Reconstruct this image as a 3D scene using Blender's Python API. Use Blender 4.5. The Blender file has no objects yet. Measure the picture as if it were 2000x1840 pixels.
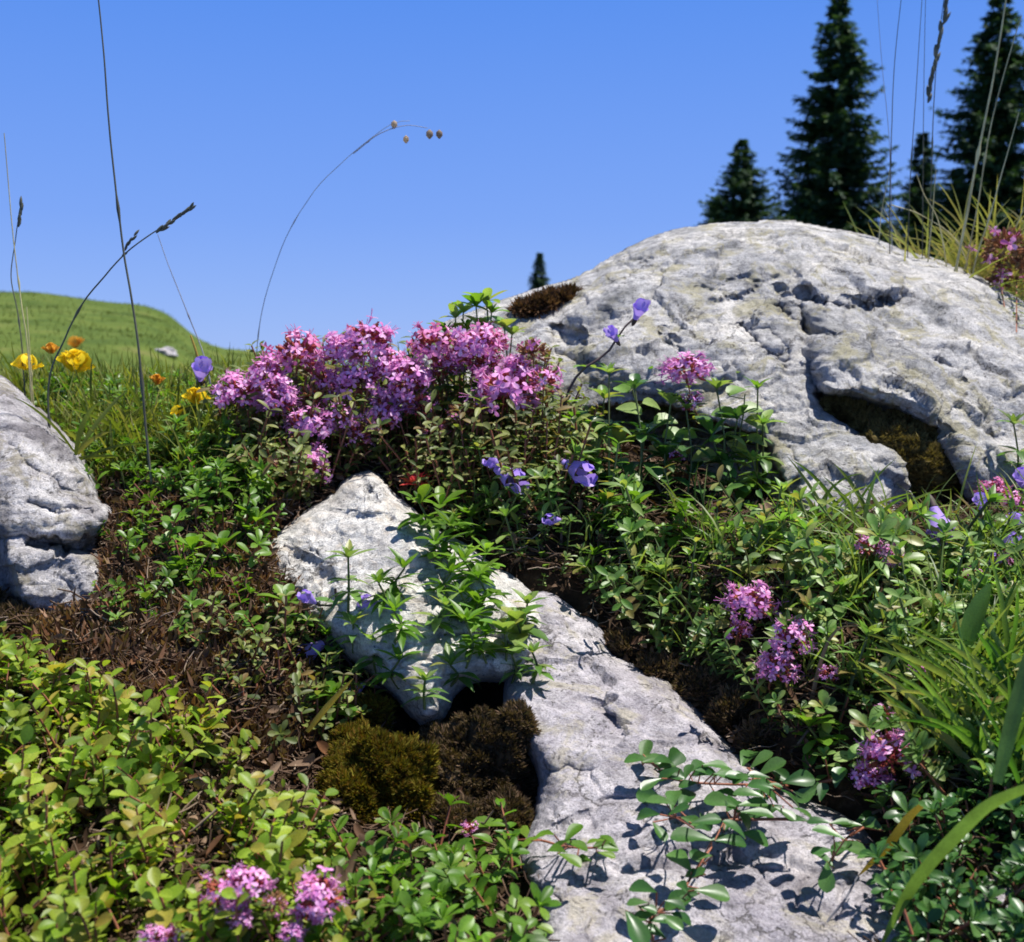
import bpy, math, random
import numpy as np
from mathutils import Vector, Matrix, noise as mnoise
from mathutils.bvhtree import BVHTree

random.seed(7); rng = np.random.default_rng(7)
S = bpy.context.scene
COL = S.collection
R = math.radians

# ------------------------------------------------------------------ camera, sky, sun
PITCH = R(5.9); F = 2144.0; CAM = np.array([0.0, 0.0, 0.5])
cam_d = bpy.data.cameras.new("camera"); cam = bpy.data.objects.new("camera", cam_d); COL.objects.link(cam)
cam.location = CAM; cam.rotation_euler = (math.pi/2 - PITCH, 0, 0)
cam_d.sensor_width = 36; cam_d.lens = 36*F/2000.0; cam_d.clip_start = 0.02; cam_d.clip_end = 3000
cam_d.dof.use_dof = True; cam_d.dof.focus_distance = 0.88; cam_d.dof.aperture_fstop = 13
S.camera = cam

SUN = Vector((0.32, 0.04, 0.92)).normalized()
W = bpy.data.worlds.new("World"); S.world = W; W.use_nodes = True
wn = W.node_tree; bg = wn.nodes["Background"]
sky = wn.nodes.new("ShaderNodeTexSky"); sky.sky_type = 'NISHITA'; sky.sun_disc = False
sky.sun_elevation = math.asin(SUN.z); sky.sun_rotation = math.atan2(SUN.x, SUN.y)
sky.altitude = 1600; sky.air_density = 1.25; sky.dust_density = 0.15; sky.ozone_density = 4.0
# clear mountain air: the physical sky, tinted by height above the horizon towards the deep blue of the photograph
tcw = wn.nodes.new("ShaderNodeTexCoord"); spw = wn.nodes.new("ShaderNodeSeparateXYZ"); wn.links.new(tcw.outputs["Generated"], spw.inputs[0])
rpw = wn.nodes.new("ShaderNodeValToRGB"); ew = rpw.color_ramp.elements; ew.new(.1); ew.new(.25)
for i_, (p_, c_) in enumerate([(0.0, (2.25, 3.5, 6.9)), (.12, (1.4, 2.7, 6.8)), (.33, (.6, 1.95, 6.4)), (.7, (.42, .8, 1.8))]):
    ew[i_].position = p_; ew[i_].color = (*c_, 1)
wn.links.new(spw.outputs[2], rpw.inputs[0])
mxw = wn.nodes.new("ShaderNodeMix"); mxw.data_type = 'RGBA'; mxw.inputs[0].default_value = .92
wn.links.new(sky.outputs[0], mxw.inputs[6]); wn.links.new(rpw.outputs[0], mxw.inputs[7])
wn.links.new(mxw.outputs[2], bg.inputs[0]); bg.inputs[1].default_value = 0.09
sun_d = bpy.data.lights.new("sun", 'SUN'); sun_d.energy = 5.0; sun_d.angle = R(0.5); sun_d.color = (1.0, 0.96, 0.9)
sun = bpy.data.objects.new("sun", sun_d); COL.objects.link(sun); sun.rotation_euler = SUN.to_track_quat('Z', 'Y').to_euler()
S.view_settings.view_transform = 'Standard'; S.view_settings.look = 'None'; S.view_settings.exposure = 0.6; S.view_settings.gamma = 1
S.render.engine = 'CYCLES'
S.cycles.use_denoising = True; S.cycles.max_bounces = 6; S.cycles.transmission_bounces = 4; S.cycles.filter_width = 1.7

# ------------------------------------------------------------------ projection helpers (2000 x 1840 picture units)
def P(u, v, Y):
    u = np.asarray(u, float); v = np.asarray(v, float); Y = np.asarray(Y, float)
    a = (u-1000)/F; b = (920-v)/F
    dy = math.cos(PITCH) + b*math.sin(PITCH); dz = -math.sin(PITCH) + b*math.cos(PITCH)
    t = Y/dy
    return np.stack(np.broadcast_arrays(a*t, Y, dz*t + CAM[2]), -1)
def proj(X):
    X = np.asarray(X, float) - CAM
    d = X[..., 1]*math.cos(PITCH) - X[..., 2]*math.sin(PITCH)
    up = X[..., 1]*math.sin(PITCH) + X[..., 2]*math.cos(PITCH)
    return 1000 + F*X[..., 0]/d, 920 - F*up/d

# ------------------------------------------------------------------ noise
_pm = rng.permutation(256); _pm = np.concatenate([_pm, _pm, _pm])
_gr = rng.normal(size=(256, 3)); _gr /= np.linalg.norm(_gr, axis=1)[:, None]
def perlin(p):
    i = np.floor(p).astype(int); f = p - i; i &= 255
    w = f*f*f*(f*(f*6-15)+10); out = 0
    for dx in (0, 1):
        for dy in (0, 1):
            for dz in (0, 1):
                h = _pm[_pm[_pm[i[..., 0]+dx]+i[..., 1]+dy]+i[..., 2]+dz]
                g = (_gr[h]*(f - np.array([dx, dy, dz]))).sum(-1)
                k = (w[..., 0] if dx else 1-w[..., 0])*(w[..., 1] if dy else 1-w[..., 1])*(w[..., 2] if dz else 1-w[..., 2])
                out = out + g*k
    return out
def fbm(p, oct=4, lac=2.1, gain=0.5):
    s = 0; a = 1.0
    for o in range(oct):
        s = s + a*perlin(p + 17.3*o); p = p*lac; a *= gain
    return s
def ridge(p, oct=4, gain=0.5):
    s = 0; a = 1.0
    for o in range(oct):
        s = s + a*(1-2*np.abs(perlin(p + 9.1*o))*1.6); p = p*2.1; a *= gain
    return s

# ------------------------------------------------------------------ mesh helpers
class Acc:
    def __init__(s): s.V = []; s.Q = []; s.T = []; s.n = 0
    def add(s, V, Q=None, m=0, T=None):
        V = np.asarray(V, float)
        if Q is not None and len(Q): s.Q.append((np.asarray(Q, int)+s.n, m))
        if T is not None and len(T): s.T.append((np.asarray(T, int)+s.n, m))
        s.V.append(V); s.n += len(V)
    def pack(s):
        V = np.concatenate(s.V) if s.V else np.zeros((0, 3))
        Q = np.concatenate([q for q, m in s.Q]) if s.Q else np.zeros((0, 4), int)
        qm = np.concatenate([np.full(len(q), m) for q, m in s.Q]) if s.Q else np.zeros(0, int)
        T = np.concatenate([q for q, m in s.T]) if s.T else np.zeros((0, 3), int)
        tm = np.concatenate([np.full(len(q), m) for q, m in s.T]) if s.T else np.zeros(0, int)
        return V, Q, qm, T, tm
    def merge(s, packed, M=None, t=None, off=0):
        V, Q, qm, T, tm = packed
        if M is not None: V = V @ M.T
        if t is not None: V = V + t
        if len(Q): s.Q.append((Q+s.n, qm+off))
        if len(T): s.T.append((T+s.n, tm+off))
        s.V.append(V); s.n += len(V)
    def pack2(s):
        V = np.concatenate(s.V)
        f = lambda L, k: (np.concatenate([q for q, m in L]) if L else np.zeros((0, k), int),
                          np.concatenate([np.broadcast_to(m, (len(q),)) for q, m in L]) if L else np.zeros(0, int))
        Q, qm = f(s.Q, 4); T, tm = f(s.T, 3)
        return V, Q, qm, T, tm

def mk_mesh(name, packed, mats, smooth=True):
    V, Q, qm, T, tm = packed
    me = bpy.data.meshes.new(name)
    me.vertices.add(len(V)); me.vertices.foreach_set("co", V.astype(np.float32).ravel())
    nl = len(Q)*4+len(T)*3; me.loops.add(nl)
    me.loops.foreach_set("vertex_index", np.concatenate([Q.ravel(), T.ravel()]).astype(np.int32))
    me.polygons.add(len(Q)+len(T))
    st = np.concatenate([np.arange(len(Q))*4, len(Q)*4+np.arange(len(T))*3]).astype(np.int32)
    me.polygons.foreach_set("loop_start", st)
    for m in mats: me.materials.append(m)
    me.polygons.foreach_set("material_index", np.concatenate([qm, tm]).astype(np.int32))
    me.polygons.foreach_set("use_smooth", np.full(len(Q)+len(T), smooth))
    me.update(calc_edges=True); me.validate()
    return me
def tag(o, label=None, cat=None, group=None, kind=None):
    if label: o["label"] = label
    if cat: o["category"] = cat
    if group: o["group"] = group
    if kind: o["kind"] = kind
    return o
def obj(name, data, parent=None, loc=None):
    o = bpy.data.objects.new(name, data); COL.objects.link(o)
    if parent: o.parent = parent
    if loc is not None: o.location = loc
    return o
def build(name, acc, mats, parent=None, smooth=True):
    return obj(name, mk_mesh(name, acc.pack2(), mats, smooth), parent)
def grid_quads(ny, nx):
    a = np.arange(ny*nx).reshape(ny, nx)
    return np.stack([a[:-1, :-1], a[:-1, 1:], a[1:, 1:], a[1:, :-1]], -1).reshape(-1, 4)
def tube(pts, rad, sides=5):
    pts = np.asarray(pts, float); n = len(pts); rad = np.broadcast_to(rad, (n,))
    t = np.gradient(pts, axis=0); t /= np.linalg.norm(t, axis=1)[:, None]+1e-12
    ref = np.array([0.31, 0.17, 0.93]) if abs(t[0, 2]) < 0.9 else np.array([1, 0.1, 0.0])
    a = np.cross(t, ref); a /= np.linalg.norm(a, axis=1)[:, None]; b = np.cross(t, a)
    th = np.arange(sides)*2*math.pi/sides
    V = pts[:, None]+rad[:, None, None]*(np.cos(th)[None, :, None]*a[:, None]+np.sin(th)[None, :, None]*b[:, None])
    idx = np.arange(n*sides).reshape(n, sides); nx = np.roll(idx, -1, 1)
    Q = np.stack([idx[:-1], nx[:-1], nx[1:], idx[1:]], -1).reshape(-1, 4)
    return V.reshape(-1, 3), Q
def smooth_path(pts, n=24):
    pts = np.asarray(pts, float); k = len(pts)
    s = np.concatenate([[0], np.cumsum(np.linalg.norm(np.diff(pts, axis=0), axis=1))]); q = np.linspace(0, s[-1], n)
    p2 = np.vstack([2*pts[0]-pts[1], pts, 2*pts[-1]-pts[-2]]); out = []
    for x in q:
        i = min(max(np.searchsorted(s, x, side='right')-1, 0), k-2); t = (x-s[i])/(s[i+1]-s[i]+1e-12)
        a, b, c, d = p2[i], p2[i+1], p2[i+2], p2[i+3]
        out.append(0.5*((2*b)+(-a+c)*t+(2*a-5*b+4*c-d)*t*t+(-a+3*b-3*c+d)*t**3))
    return np.array(out)
PROF = {
    'oval': [(0, .06), (.18, .55), (.4, .93), (.62, 1.0), (.82, .78), (.95, .36), (1, .05)],
    'obov': [(0, .07), (.2, .38), (.42, .72), (.65, 1.0), (.84, .92), (.96, .48), (1, .08)],
    'lance': [(0, .08), (.15, .5), (.35, .95), (.55, .95), (.75, .62), (.9, .26), (1, .03)],
    'round': [(0, .1), (.12, .65), (.35, 1.0), (.6, 1.02), (.82, .75), (.95, .36), (1, .06)],
    'blade': [(0, .6), (.2, .9), (.45, 1.0), (.7, .8), (.9, .4), (1, .05)],
    'petal': [(0, .25), (.35, .6), (.7, 1.0), (.92, .8), (1, .35)]}
def leaf(L, Wd, fold=.25, curl=.2, prof='oval', tooth=0):
    """leaf along +X in the XY plane, upper side +Z, raised edges and a curled tip"""
    pr = np.array(PROF[prof]); n = len(pr); V = []
    for i, (t, w) in enumerate(pr):
        hw = w*Wd/2; z = -curl*L*t*t; x = L*(t-0.12*curl*t*t)
        for k in (-1, -.5, 0, .5, 1):
            V.append((x, k*hw, z+fold*abs(k)**1.3*hw))
    return np.array(V), grid_quads(n, 5)
def rot(axis, a):
    return np.array(Matrix.Rotation(a, 3, axis))
def leaf_at(acc, p, yaw, pitch, L, Wd, prof='oval', fold=.25, curl=.2, m=0, roll=0.0):
    V, Q = leaf(L, Wd, fold, curl, prof)
    M = rot('Z', yaw) @ rot('Y', -pitch) @ rot('X', roll)
    acc.add(V @ M.T + np.asarray(p), Q, m)

# ------------------------------------------------------------------ materials
def newmat(name):
    m = bpy.data.materials.new(name); m.use_nodes = True; nt = m.node_tree; nt.nodes.clear()
    out = nt.nodes.new("ShaderNodeOutputMaterial")
    return m, nt, out
def N(nt, t, **k):
    n = nt.nodes.new(t)
    for a, b in k.items(): setattr(n, a, b)
    return n
def ramp(nt, stops, interp='LINEAR'):
    n = nt.nodes.new("ShaderNodeValToRGB"); n.color_ramp.interpolation = interp; e = n.color_ramp.elements
    while len(e) < len(stops): e.new(0.5)
    for i, (p, c) in enumerate(stops):
        e[i].position = p; e[i].color = (*c, 1) if len(c) == 3 else c
    return n
def noise_tex(nt, co, scale, detail=4, rough=.55, dist=0.0):
    n = N(nt, "ShaderNodeTexNoise"); n.inputs["Scale"].default_value = scale; n.inputs["Detail"].default_value = detail
    n.inputs["Roughness"].default_value = rough; n.inputs["Distortion"].default_value = dist
    if co is not None: nt.links.new(co, n.inputs["Vector"])
    return n
def mixc(nt, fac, a, b, mode='MIX'):
    n = N(nt, "ShaderNodeMix", data_type='RGBA', blend_type=mode); L = nt.links
    for s, x in ((0, fac), (6, a), (7, b)):
        if hasattr(x, "is_output"): L.new(x, n.inputs[s])
        else: n.inputs[s].default_value = x if s == 0 else (*x, 1)
    return n.outputs[2]
def leafmat(name, cols, transl=.35, rough=.42, spec=.4, nscale=25.0, amount=.5, tcol=1.5):
    """cols: list of colours; each leaf (mesh island) draws one of them"""
    m, nt, out = newmat(name); L = nt.links
    g = N(nt, "ShaderNodeNewGeometry")
    n = len(cols); rp = ramp(nt, [(i/(n-1) if n > 1 else 0, c) for i, c in enumerate(cols)] if n > 1 else [(0, cols[0]), (1, cols[0])])
    L.new(g.outputs["Random Per Island"], rp.inputs[0])
    nz = noise_tex(nt, g.outputs["Position"], nscale, 3)
    r2 = ramp(nt, [(.3, (1-amount,)*3), (.7, (1+amount*.4,)*3)]); L.new(nz.outputs[0], r2.inputs[0])
    c = mixc(nt, 1.0, rp.outputs[0], r2.outputs[0], 'MULTIPLY')
    fine = noise_tex(nt, g.outputs["Position"], 900, 2)
    r3 = ramp(nt, [(.3, (.82,)*3), (.7, (1.12,)*3)]); L.new(fine.outputs[0], r3.inputs[0])
    c = mixc(nt, 1.0, c, r3.outputs[0], 'MULTIPLY')
    b = N(nt, "ShaderNodeBsdfPrincipled"); L.new(c, b.inputs["Base Color"]); b.inputs["Roughness"].default_value = rough
    b.inputs["Specular IOR Level"].default_value = spec
    if transl > 0:
        t = N(nt, "ShaderNodeBsdfTranslucent"); tc = mixc(nt, 1.0, c, (tcol*1.05, tcol*1.1, tcol*.45), 'MULTIPLY'); L.new(tc, t.inputs[0])
        mx = N(nt, "ShaderNodeMixShader"); mx.inputs[0].default_value = transl
        L.new(b.outputs[0], mx.inputs[1]); L.new(t.outputs[0], mx.inputs[2]); L.new(mx.outputs[0], out.inputs[0])
    else: L.new(b.outputs[0], out.inputs[0])
    return m
def petalmat(name, cols, transl=.3):
    m, nt, out = newmat(name); L = nt.links
    g = N(nt, "ShaderNodeNewGeometry"); n = len(cols)
    rp = ramp(nt, [(i/(n-1), c) for i, c in enumerate(cols)]); L.new(g.outputs["Random Per Island"], rp.inputs[0])
    b = N(nt, "ShaderNodeBsdfPrincipled"); L.new(rp.outputs[0], b.inputs["Base Color"]); b.inputs["Roughness"].default_value = .6
    b.inputs["Specular IOR Level"].default_value = .25
    t = N(nt, "ShaderNodeBsdfTranslucent"); L.new(rp.outputs[0], t.inputs[0])
    mx = N(nt, "ShaderNodeMixShader"); mx.inputs[0].default_value = transl
    L.new(b.outputs[0], mx.inputs[1]); L.new(t.outputs[0], mx.inputs[2]); L.new(mx.outputs[0], out.inputs[0])
    return m
def rockmat(name, dark, mid, light, stain, stain_amt=.5, scale=1.0, bump=.8, lichen=(.36, .33, .2)):
    m, nt, out = newmat(name); L = nt.links
    g = N(nt, "ShaderNodeNewGeometry"); P_ = g.outputs["Position"]
    n1 = noise_tex(nt, P_, 14*scale, 8, .62, .6); r1 = ramp(nt, [(.33, dark), (.47, mid), (.62, light)]); L.new(n1.outputs[0], r1.inputs[0])
    n2 = noise_tex(nt, P_, 75*scale, 7, .7, .3); r2 = ramp(nt, [(.3, (.45, .44, .44)), (.45, (.86, .86, .86)), (.52, (1, 1, 1)), (.66, (1.15, 1.14, 1.12))]); L.new(n2.outputs[0], r2.inputs[0])
    c = mixc(nt, 1.0, r1.outputs[0], r2.outputs[0], 'MULTIPLY')
    # grain
    n3 = noise_tex(nt, P_, 520*scale, 4, .7); r3 = ramp(nt, [(.36, (.45, .44, .44)), (.47, (.92,)*3), (.66, (1.15,)*3)]); L.new(n3.outputs[0], r3.inputs[0])
    c = mixc(nt, .8, c, r3.outputs[0], 'MULTIPLY')
    # weather stains
    n4 = noise_tex(nt, P_, 9*scale, 9, .68, 1.2); r4 = ramp(nt, [(.52, (0,)*3), (.66, (stain_amt,)*3)]); L.new(n4.outputs[0], r4.inputs[0])
    c = mixc(nt, r4.outputs[0], c, stain)
    # pale olive lichen crust
    n6 = noise_tex(nt, P_, 21*scale, 8, .72, .8); r6 = ramp(nt, [(.52, (0,)*3), (.6, (.7,)*3)]); L.new(n6.outputs[0], r6.inputs[0])
    c = mixc(nt, r6.outputs[0], c, lichen)
    # dark pits
    v = N(nt, "ShaderNodeTexVoronoi"); v.inputs["Scale"].default_value = 170*scale; v.inputs["Randomness"].default_value = 1
    wv = noise_tex(nt, P_, 60*scale, 3); vm = N(nt, "ShaderNodeVectorMath", operation='ADD'); sc = N(nt, "ShaderNodeVectorMath", operation='SCALE'); sc.inputs["Scale"].default_value = .02
    L.new(wv.outputs["Color"], sc.inputs[0]); L.new(P_, vm.inputs[0]); L.new(sc.outputs[0], vm.inputs[1]); L.new(vm.outputs[0], v.inputs["Vector"])
    rv = ramp(nt, [(.16, (.85,)*3), (.34, (0,)*3)]); L.new(v.outputs[0], rv.inputs[0])
    n5 = noise_tex(nt, P_, 26*scale, 3); r5 = ramp(nt, [(.47, (0,)*3), (.6, (1,)*3)]); L.new(n5.outputs[0], r5.inputs[0])
    pit = N(nt, "ShaderNodeMath", operation='MULTIPLY'); L.new(rv.outputs[0], pit.inputs[0]); L.new(r5.outputs[0], pit.inputs[1])
    c = mixc(nt, pit.outputs[0], c, (.09, .085, .08))
    # hairline fractures, dark with dirt
    ve = N(nt, "ShaderNodeTexVoronoi", feature='DISTANCE_TO_EDGE'); ve.inputs["Scale"].default_value = 17*scale
    wv2 = noise_tex(nt, P_, 22*scale, 6, .65); sc2 = N(nt, "ShaderNodeVectorMath", operation='SCALE'); sc2.inputs["Scale"].default_value = .07; vm2 = N(nt, "ShaderNodeVectorMath", operation='ADD')
    L.new(wv2.outputs["Color"], sc2.inputs[0]); L.new(P_, vm2.inputs[0]); L.new(sc2.outputs[0], vm2.inputs[1]); L.new(vm2.outputs[0], ve.inputs["Vector"])
    re = ramp(nt, [(.006, (1,)*3), (.03, (0,)*3)]); L.new(ve.outputs[0], re.inputs[0])
    nm = noise_tex(nt, P_, 11*scale, 3); rm = ramp(nt, [(.5, (0,)*3), (.6, (.8,)*3)]); L.new(nm.outputs[0], rm.inputs[0])
    crk = N(nt, "ShaderNodeMath", operation='MULTIPLY'); L.new(re.outputs[0], crk.inputs[0]); L.new(rm.outputs[0], crk.inputs[1])
    c = mixc(nt, crk.outputs[0], c, (.11, .1, .09))
    # bedding streaks
    mp = N(nt, "ShaderNodeMapping"); mp.inputs["Rotation"].default_value = (.35, .5, .2); mp.inputs["Scale"].default_value = (1, 1, 5); L.new(P_, mp.inputs[0])
    ns = noise_tex(nt, mp.outputs[0], 28*scale, 7, .7, .9); rs_ = ramp(nt, [(.36, (.7, .7, .71)), (.5, (1, 1, 1)), (.64, (1.1,)*3)]); L.new(ns.outputs[0], rs_.inputs[0])
    c = mixc(nt, .8, c, rs_.outputs[0], 'MULTIPLY')
    inv = N(nt, "ShaderNodeMath", operation='SUBTRACT'); inv.inputs[0].default_value = 1; L.new(crk.outputs[0], inv.inputs[1])
    b = N(nt, "ShaderNodeBsdfPrincipled"); L.new(c, b.inputs["Base Color"]); b.inputs["Roughness"].default_value = .92; b.inputs["Specular IOR Level"].default_value = .2
    bs = None
    for tex, d in ((ns.outputs[0], .006), (inv.outputs[0], .002), (n2.outputs[0], .007), (n3.outputs[0], .0022)):
        bp = N(nt, "ShaderNodeBump"); bp.inputs["Strength"].default_value = bump; bp.inputs["Distance"].default_value = d
        L.new(tex, bp.inputs["Height"])
        if bs is not None: L.new(bs, bp.inputs["Normal"])
        bs = bp.outputs[0]
    L.new(bs, b.inputs["Normal"]); L.new(b.outputs[0], out.inputs[0])
    return m

M_soil, nt, out = newmat("soil_and_turf")
g = N(nt, "ShaderNodeNewGeometry"); sp = N(nt, "ShaderNodeSeparateXYZ"); nt.links.new(g.outputs["Position"], sp.inputs[0])
n1 = noise_tex(nt, g.outputs["Position"], 60, 8, .7); r1 = ramp(nt, [(.3, (.012, .008, .005)), (.55, (.045, .028, .016)), (.72, (.11, .075, .045))]); nt.links.new(n1.outputs[0], r1.inputs[0])
n2 = noise_tex(nt, g.outputs["Position"], 1.1, 10, .72); r2 = ramp(nt, [(.3, (.035, .06, .012)), (.45, (.065, .1, .018)), (.58, (.1, .135, .026)), (.72, (.15, .14, .05))]); nt.links.new(n2.outputs[0], r2.inputs[0])
mr = N(nt, "ShaderNodeMapRange"); mr.inputs[1].default_value = 1.25; mr.inputs[2].default_value = 2.2; nt.links.new(sp.outputs[1], mr.inputs[0])
c = mixc(nt, mr.outputs[0], r1.outputs[0], r2.outputs[0])
b = N(nt, "ShaderNodeBsdfPrincipled"); nt.links.new(c, b.inputs[0]); b.inputs["Roughness"].default_value = .95; b.inputs["Specular IOR Level"].default_value = .1
bp = N(nt, "ShaderNodeBump"); bp.inputs["Strength"].default_value = .8; bp.inputs["Distance"].default_value = .006; nt.links.new(n1.outputs[0], bp.inputs["Height"]); nt.links.new(bp.outputs[0], b.inputs["Normal"])
nt.links.new(b.outputs[0], out.inputs[0])

M = {}
M['boulder'] = rockmat("boulder_limestone", (.33, .33, .33), (.59, .58, .58), (.77, .74, .7), (.2, .2, .19), .6, 1.0, .95, (.44, .4, .24))
M['white'] = rockmat("white_limestone", (.56, .53, .5), (.8, .77, .73), (.87, .85, .81), (.5, .45, .4), .5, 1.3, .8, (.72, .62, .5))
M['slab'] = rockmat("slab_limestone", (.36, .33, .365), (.55, .515, .555), (.69, .65, .67), (.28, .25, .26), .75, 1.1, .85, (.52, .47, .36))
M['leftrock'] = rockmat("left_limestone", (.28, .26, .27), (.58, .55, .56), (.78, .75, .74), (.15, .14, .14), .75, 1.2, .95, (.34, .3, .2))
M['blue'] = leafmat("bilberry_leaf", [(.08, .17, .012), (.21, .34, .02), (.3, .42, .035), (.4, .48, .06), (.23, .37, .03), (.42, .32, .06), (.1, .22, .02)], .45, .45)
M['green'] = leafmat("rosette_leaf", [(.09, .2, .035), (.14, .29, .05), (.22, .38, .08), (.1, .22, .05), (.3, .42, .12), (.18, .31, .08), (.36, .4, .1), (.25, .17, .06)], .4, .42, .5)
M['bright'] = leafmat("bright_leaf", [(.07, .17, .015), (.11, .24, .02), (.16, .3, .03), (.2, .31, .04)], .42, .4)
M['olive'] = leafmat("thyme_leaf", [(.06, .1, .02), (.13, .18, .035), (.22, .28, .06), (.32, .34, .1), (.1, .14, .03), (.26, .17, .06)], .35, .5)
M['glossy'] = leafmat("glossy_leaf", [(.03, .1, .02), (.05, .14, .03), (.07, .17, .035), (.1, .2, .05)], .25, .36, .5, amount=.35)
M['grass'] = leafmat("grass_blade", [(.07, .14, .03), (.12, .21, .04), (.18, .27, .05), (.27, .32, .08), (.13, .2, .07)], .4, .45)
M['meadow'] = leafmat("meadow_grass", [(.11, .15, .02), (.17, .21, .03), (.24, .26, .04), (.3, .28, .07)], .4, .6)
M['lush'] = leafmat("lush_blade", [(.06, .16, .025), (.1, .23, .035), (.17, .3, .06), (.25, .36, .1), (.4, .38, .12)], .45, .42, .4)
M['straw'] = leafmat("straw", [(.5, .42, .12), (.42, .4, .1), (.3, .34, .07), (.55, .48, .2), (.34, .26, .08)], .25, .55)
M['ygrass'] = leafmat("yellowing_blade", [(.55, .36, .05), (.6, .42, .08)], .25, .5)
M['dry'] = leafmat("dry_litter", [(.035, .02, .012), (.13, .07, .04), (.07, .04, .025), (.3, .2, .13), (.05, .028, .018), (.2, .09, .04)], .1, .8, .15)
M['twig'] = leafmat("dry_twig", [(.05, .03, .02), (.16, .1, .065), (.09, .055, .035), (.07, .04, .025), (.38, .29, .21)], 0, .85, .15)
M['stem'] = leafmat("reddish_stem", [(.28, .09, .05), (.34, .13, .07)], 0, .6)
M['gstem'] = leafmat("green_stem", [(.13, .17, .05), (.17, .2, .06)], .1, .6)
M['dstem'] = leafmat("dark_stem", [(.07, .045, .045), (.11, .07, .06)], 0, .65)
M['palehead'] = leafmat('pale_seed_head', [(.5, .4, .32), (.6, .45, .38), (.5, .45, .48)], .5, .6)
M['fstalk'] = leafmat('faint_stalk', [(.4, .45, .6), (.46, .5, .64)], .3, .5)
M['stalk'] = leafmat("grass_stalk", [(.1, .1, .06), (.12, .12, .08)], 0, .6)
M['pstalk'] = leafmat("pale_stalk", [(.55, .5, .2), (.6, .52, .26)], 0, .5)
M['hstalk'] = leafmat("grey_stalk", [(.3, .3, .34), (.36, .36, .4)], 0, .5)
M['petal'] = petalmat("lilac_petal", [(.7, .2, .5), (.88, .4, .68), (.93, .6, .84), (.82, .3, .62), (.66, .24, .62), (.92, .5, .74)])
M['pinkp'] = petalmat("pink_petal", [(.7, .16, .38), (.82, .3, .56), (.88, .5, .74), (.62, .1, .26)])
M['violet'] = petalmat("violet_petal", [(.34, .2, .74), (.46, .31, .82), (.56, .42, .86)])
M['calyx'] = petalmat("red_calyx", [(.3, .04, .06), (.45, .07, .09), (.5, .13, .08), (.35, .09, .05), (.36, .18, .07)], .2)
M['spent'] = petalmat("spent_calyx", [(.25, .07, .04), (.36, .15, .07), (.3, .2, .08), (.42, .22, .12)], .25)
M['redbud'] = petalmat("red_leaflet", [(.6, .03, .05), (.75, .08, .08), (.7, .2, .05)], .3)
M['yellow'] = petalmat("yellow_petal", [(.8, .55, .01), (.9, .68, .02), (.85, .6, .01)], .3)
M['orange'] = petalmat("orange_petal", [(.7, .25, .03), (.75, .38, .03), (.55, .16, .04)], .3)
M['moss'] = leafmat("olive_moss", [(.09, .085, .012), (.17, .15, .018), (.24, .2, .025), (.2, .1, .015), (.06, .055, .012)], .25, .8, .1)
M['mossd'] = leafmat("brown_moss", [(.06, .045, .025), (.13, .085, .045), (.19, .12, .075), (.08, .07, .03), (.26, .17, .1)], .2, .85, .1)
M['mossr'] = leafmat('rusty_moss', [(.09, .045, .025), (.16, .08, .04), (.22, .12, .06), (.06, .04, .02)], .15, .85, .1)
M['mossc'] = leafmat('crevice_moss', [(.12, .09, .03), (.2, .15, .05), (.26, .21, .07), (.14, .09, .04)], .15, .85, .1)
M['russet'] = leafmat('russet_moss', [(.12, .055, .03), (.22, .1, .05), (.3, .17, .1), (.07, .04, .025), (.17, .12, .04), (.38, .24, .16)], .2, .85, .1)
M['hillg'] = leafmat('hill_grass', [(.06, .1, .016), (.09, .13, .022), (.13, .155, .03), (.16, .16, .04)], .3, .7, .1, nscale=.9, amount=.6)
M['spruce'] = leafmat("spruce_needles", [(.03, .07, .035), (.045, .1, .045), (.075, .13, .05), (.05, .1, .065)], .2, .6, .2, nscale=1.2, amount=.35)
M['bark'] = leafmat("bark", [(.05, .035, .025), (.06, .045, .03)], 0, .9, .1, nscale=8)

# ------------------------------------------------------------------ interpolation through control points
class TPS:
    def __init__(s, X, y, reg=1e-4, sc=1.0):
        X = np.asarray(X, float)*sc; s.X = X; s.sc = sc; n = len(X)
        K = s.k(np.linalg.norm(X[:, None]-X[None], axis=-1)) + reg*np.eye(n)
        A = np.zeros((n+3, n+3)); A[:n, :n] = K; A[:n, n] = 1; A[:n, n+1:] = X; A[n:, :n] = A[:n, n:].T
        s.w = np.linalg.solve(A, np.concatenate([np.asarray(y, float), np.zeros(3)]))
    @staticmethod
    def k(r): return np.where(r > 1e-9, r*r*np.log(np.maximum(r, 1e-9)), 0)
    def __call__(s, Q):
        Q = np.asarray(Q, float)*s.sc; sh = Q.shape[:-1]; Q = Q.reshape(-1, 2); out = np.empty(len(Q))
        for i in range(0, len(Q), 20000):
            q = Q[i:i+20000]; out[i:i+20000] = s.k(np.linalg.norm(q[:, None]-s.X[None], axis=-1)) @ s.w[:-3] + s.w[-3] + q @ s.w[-2:]
        return out.reshape(sh)

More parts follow.
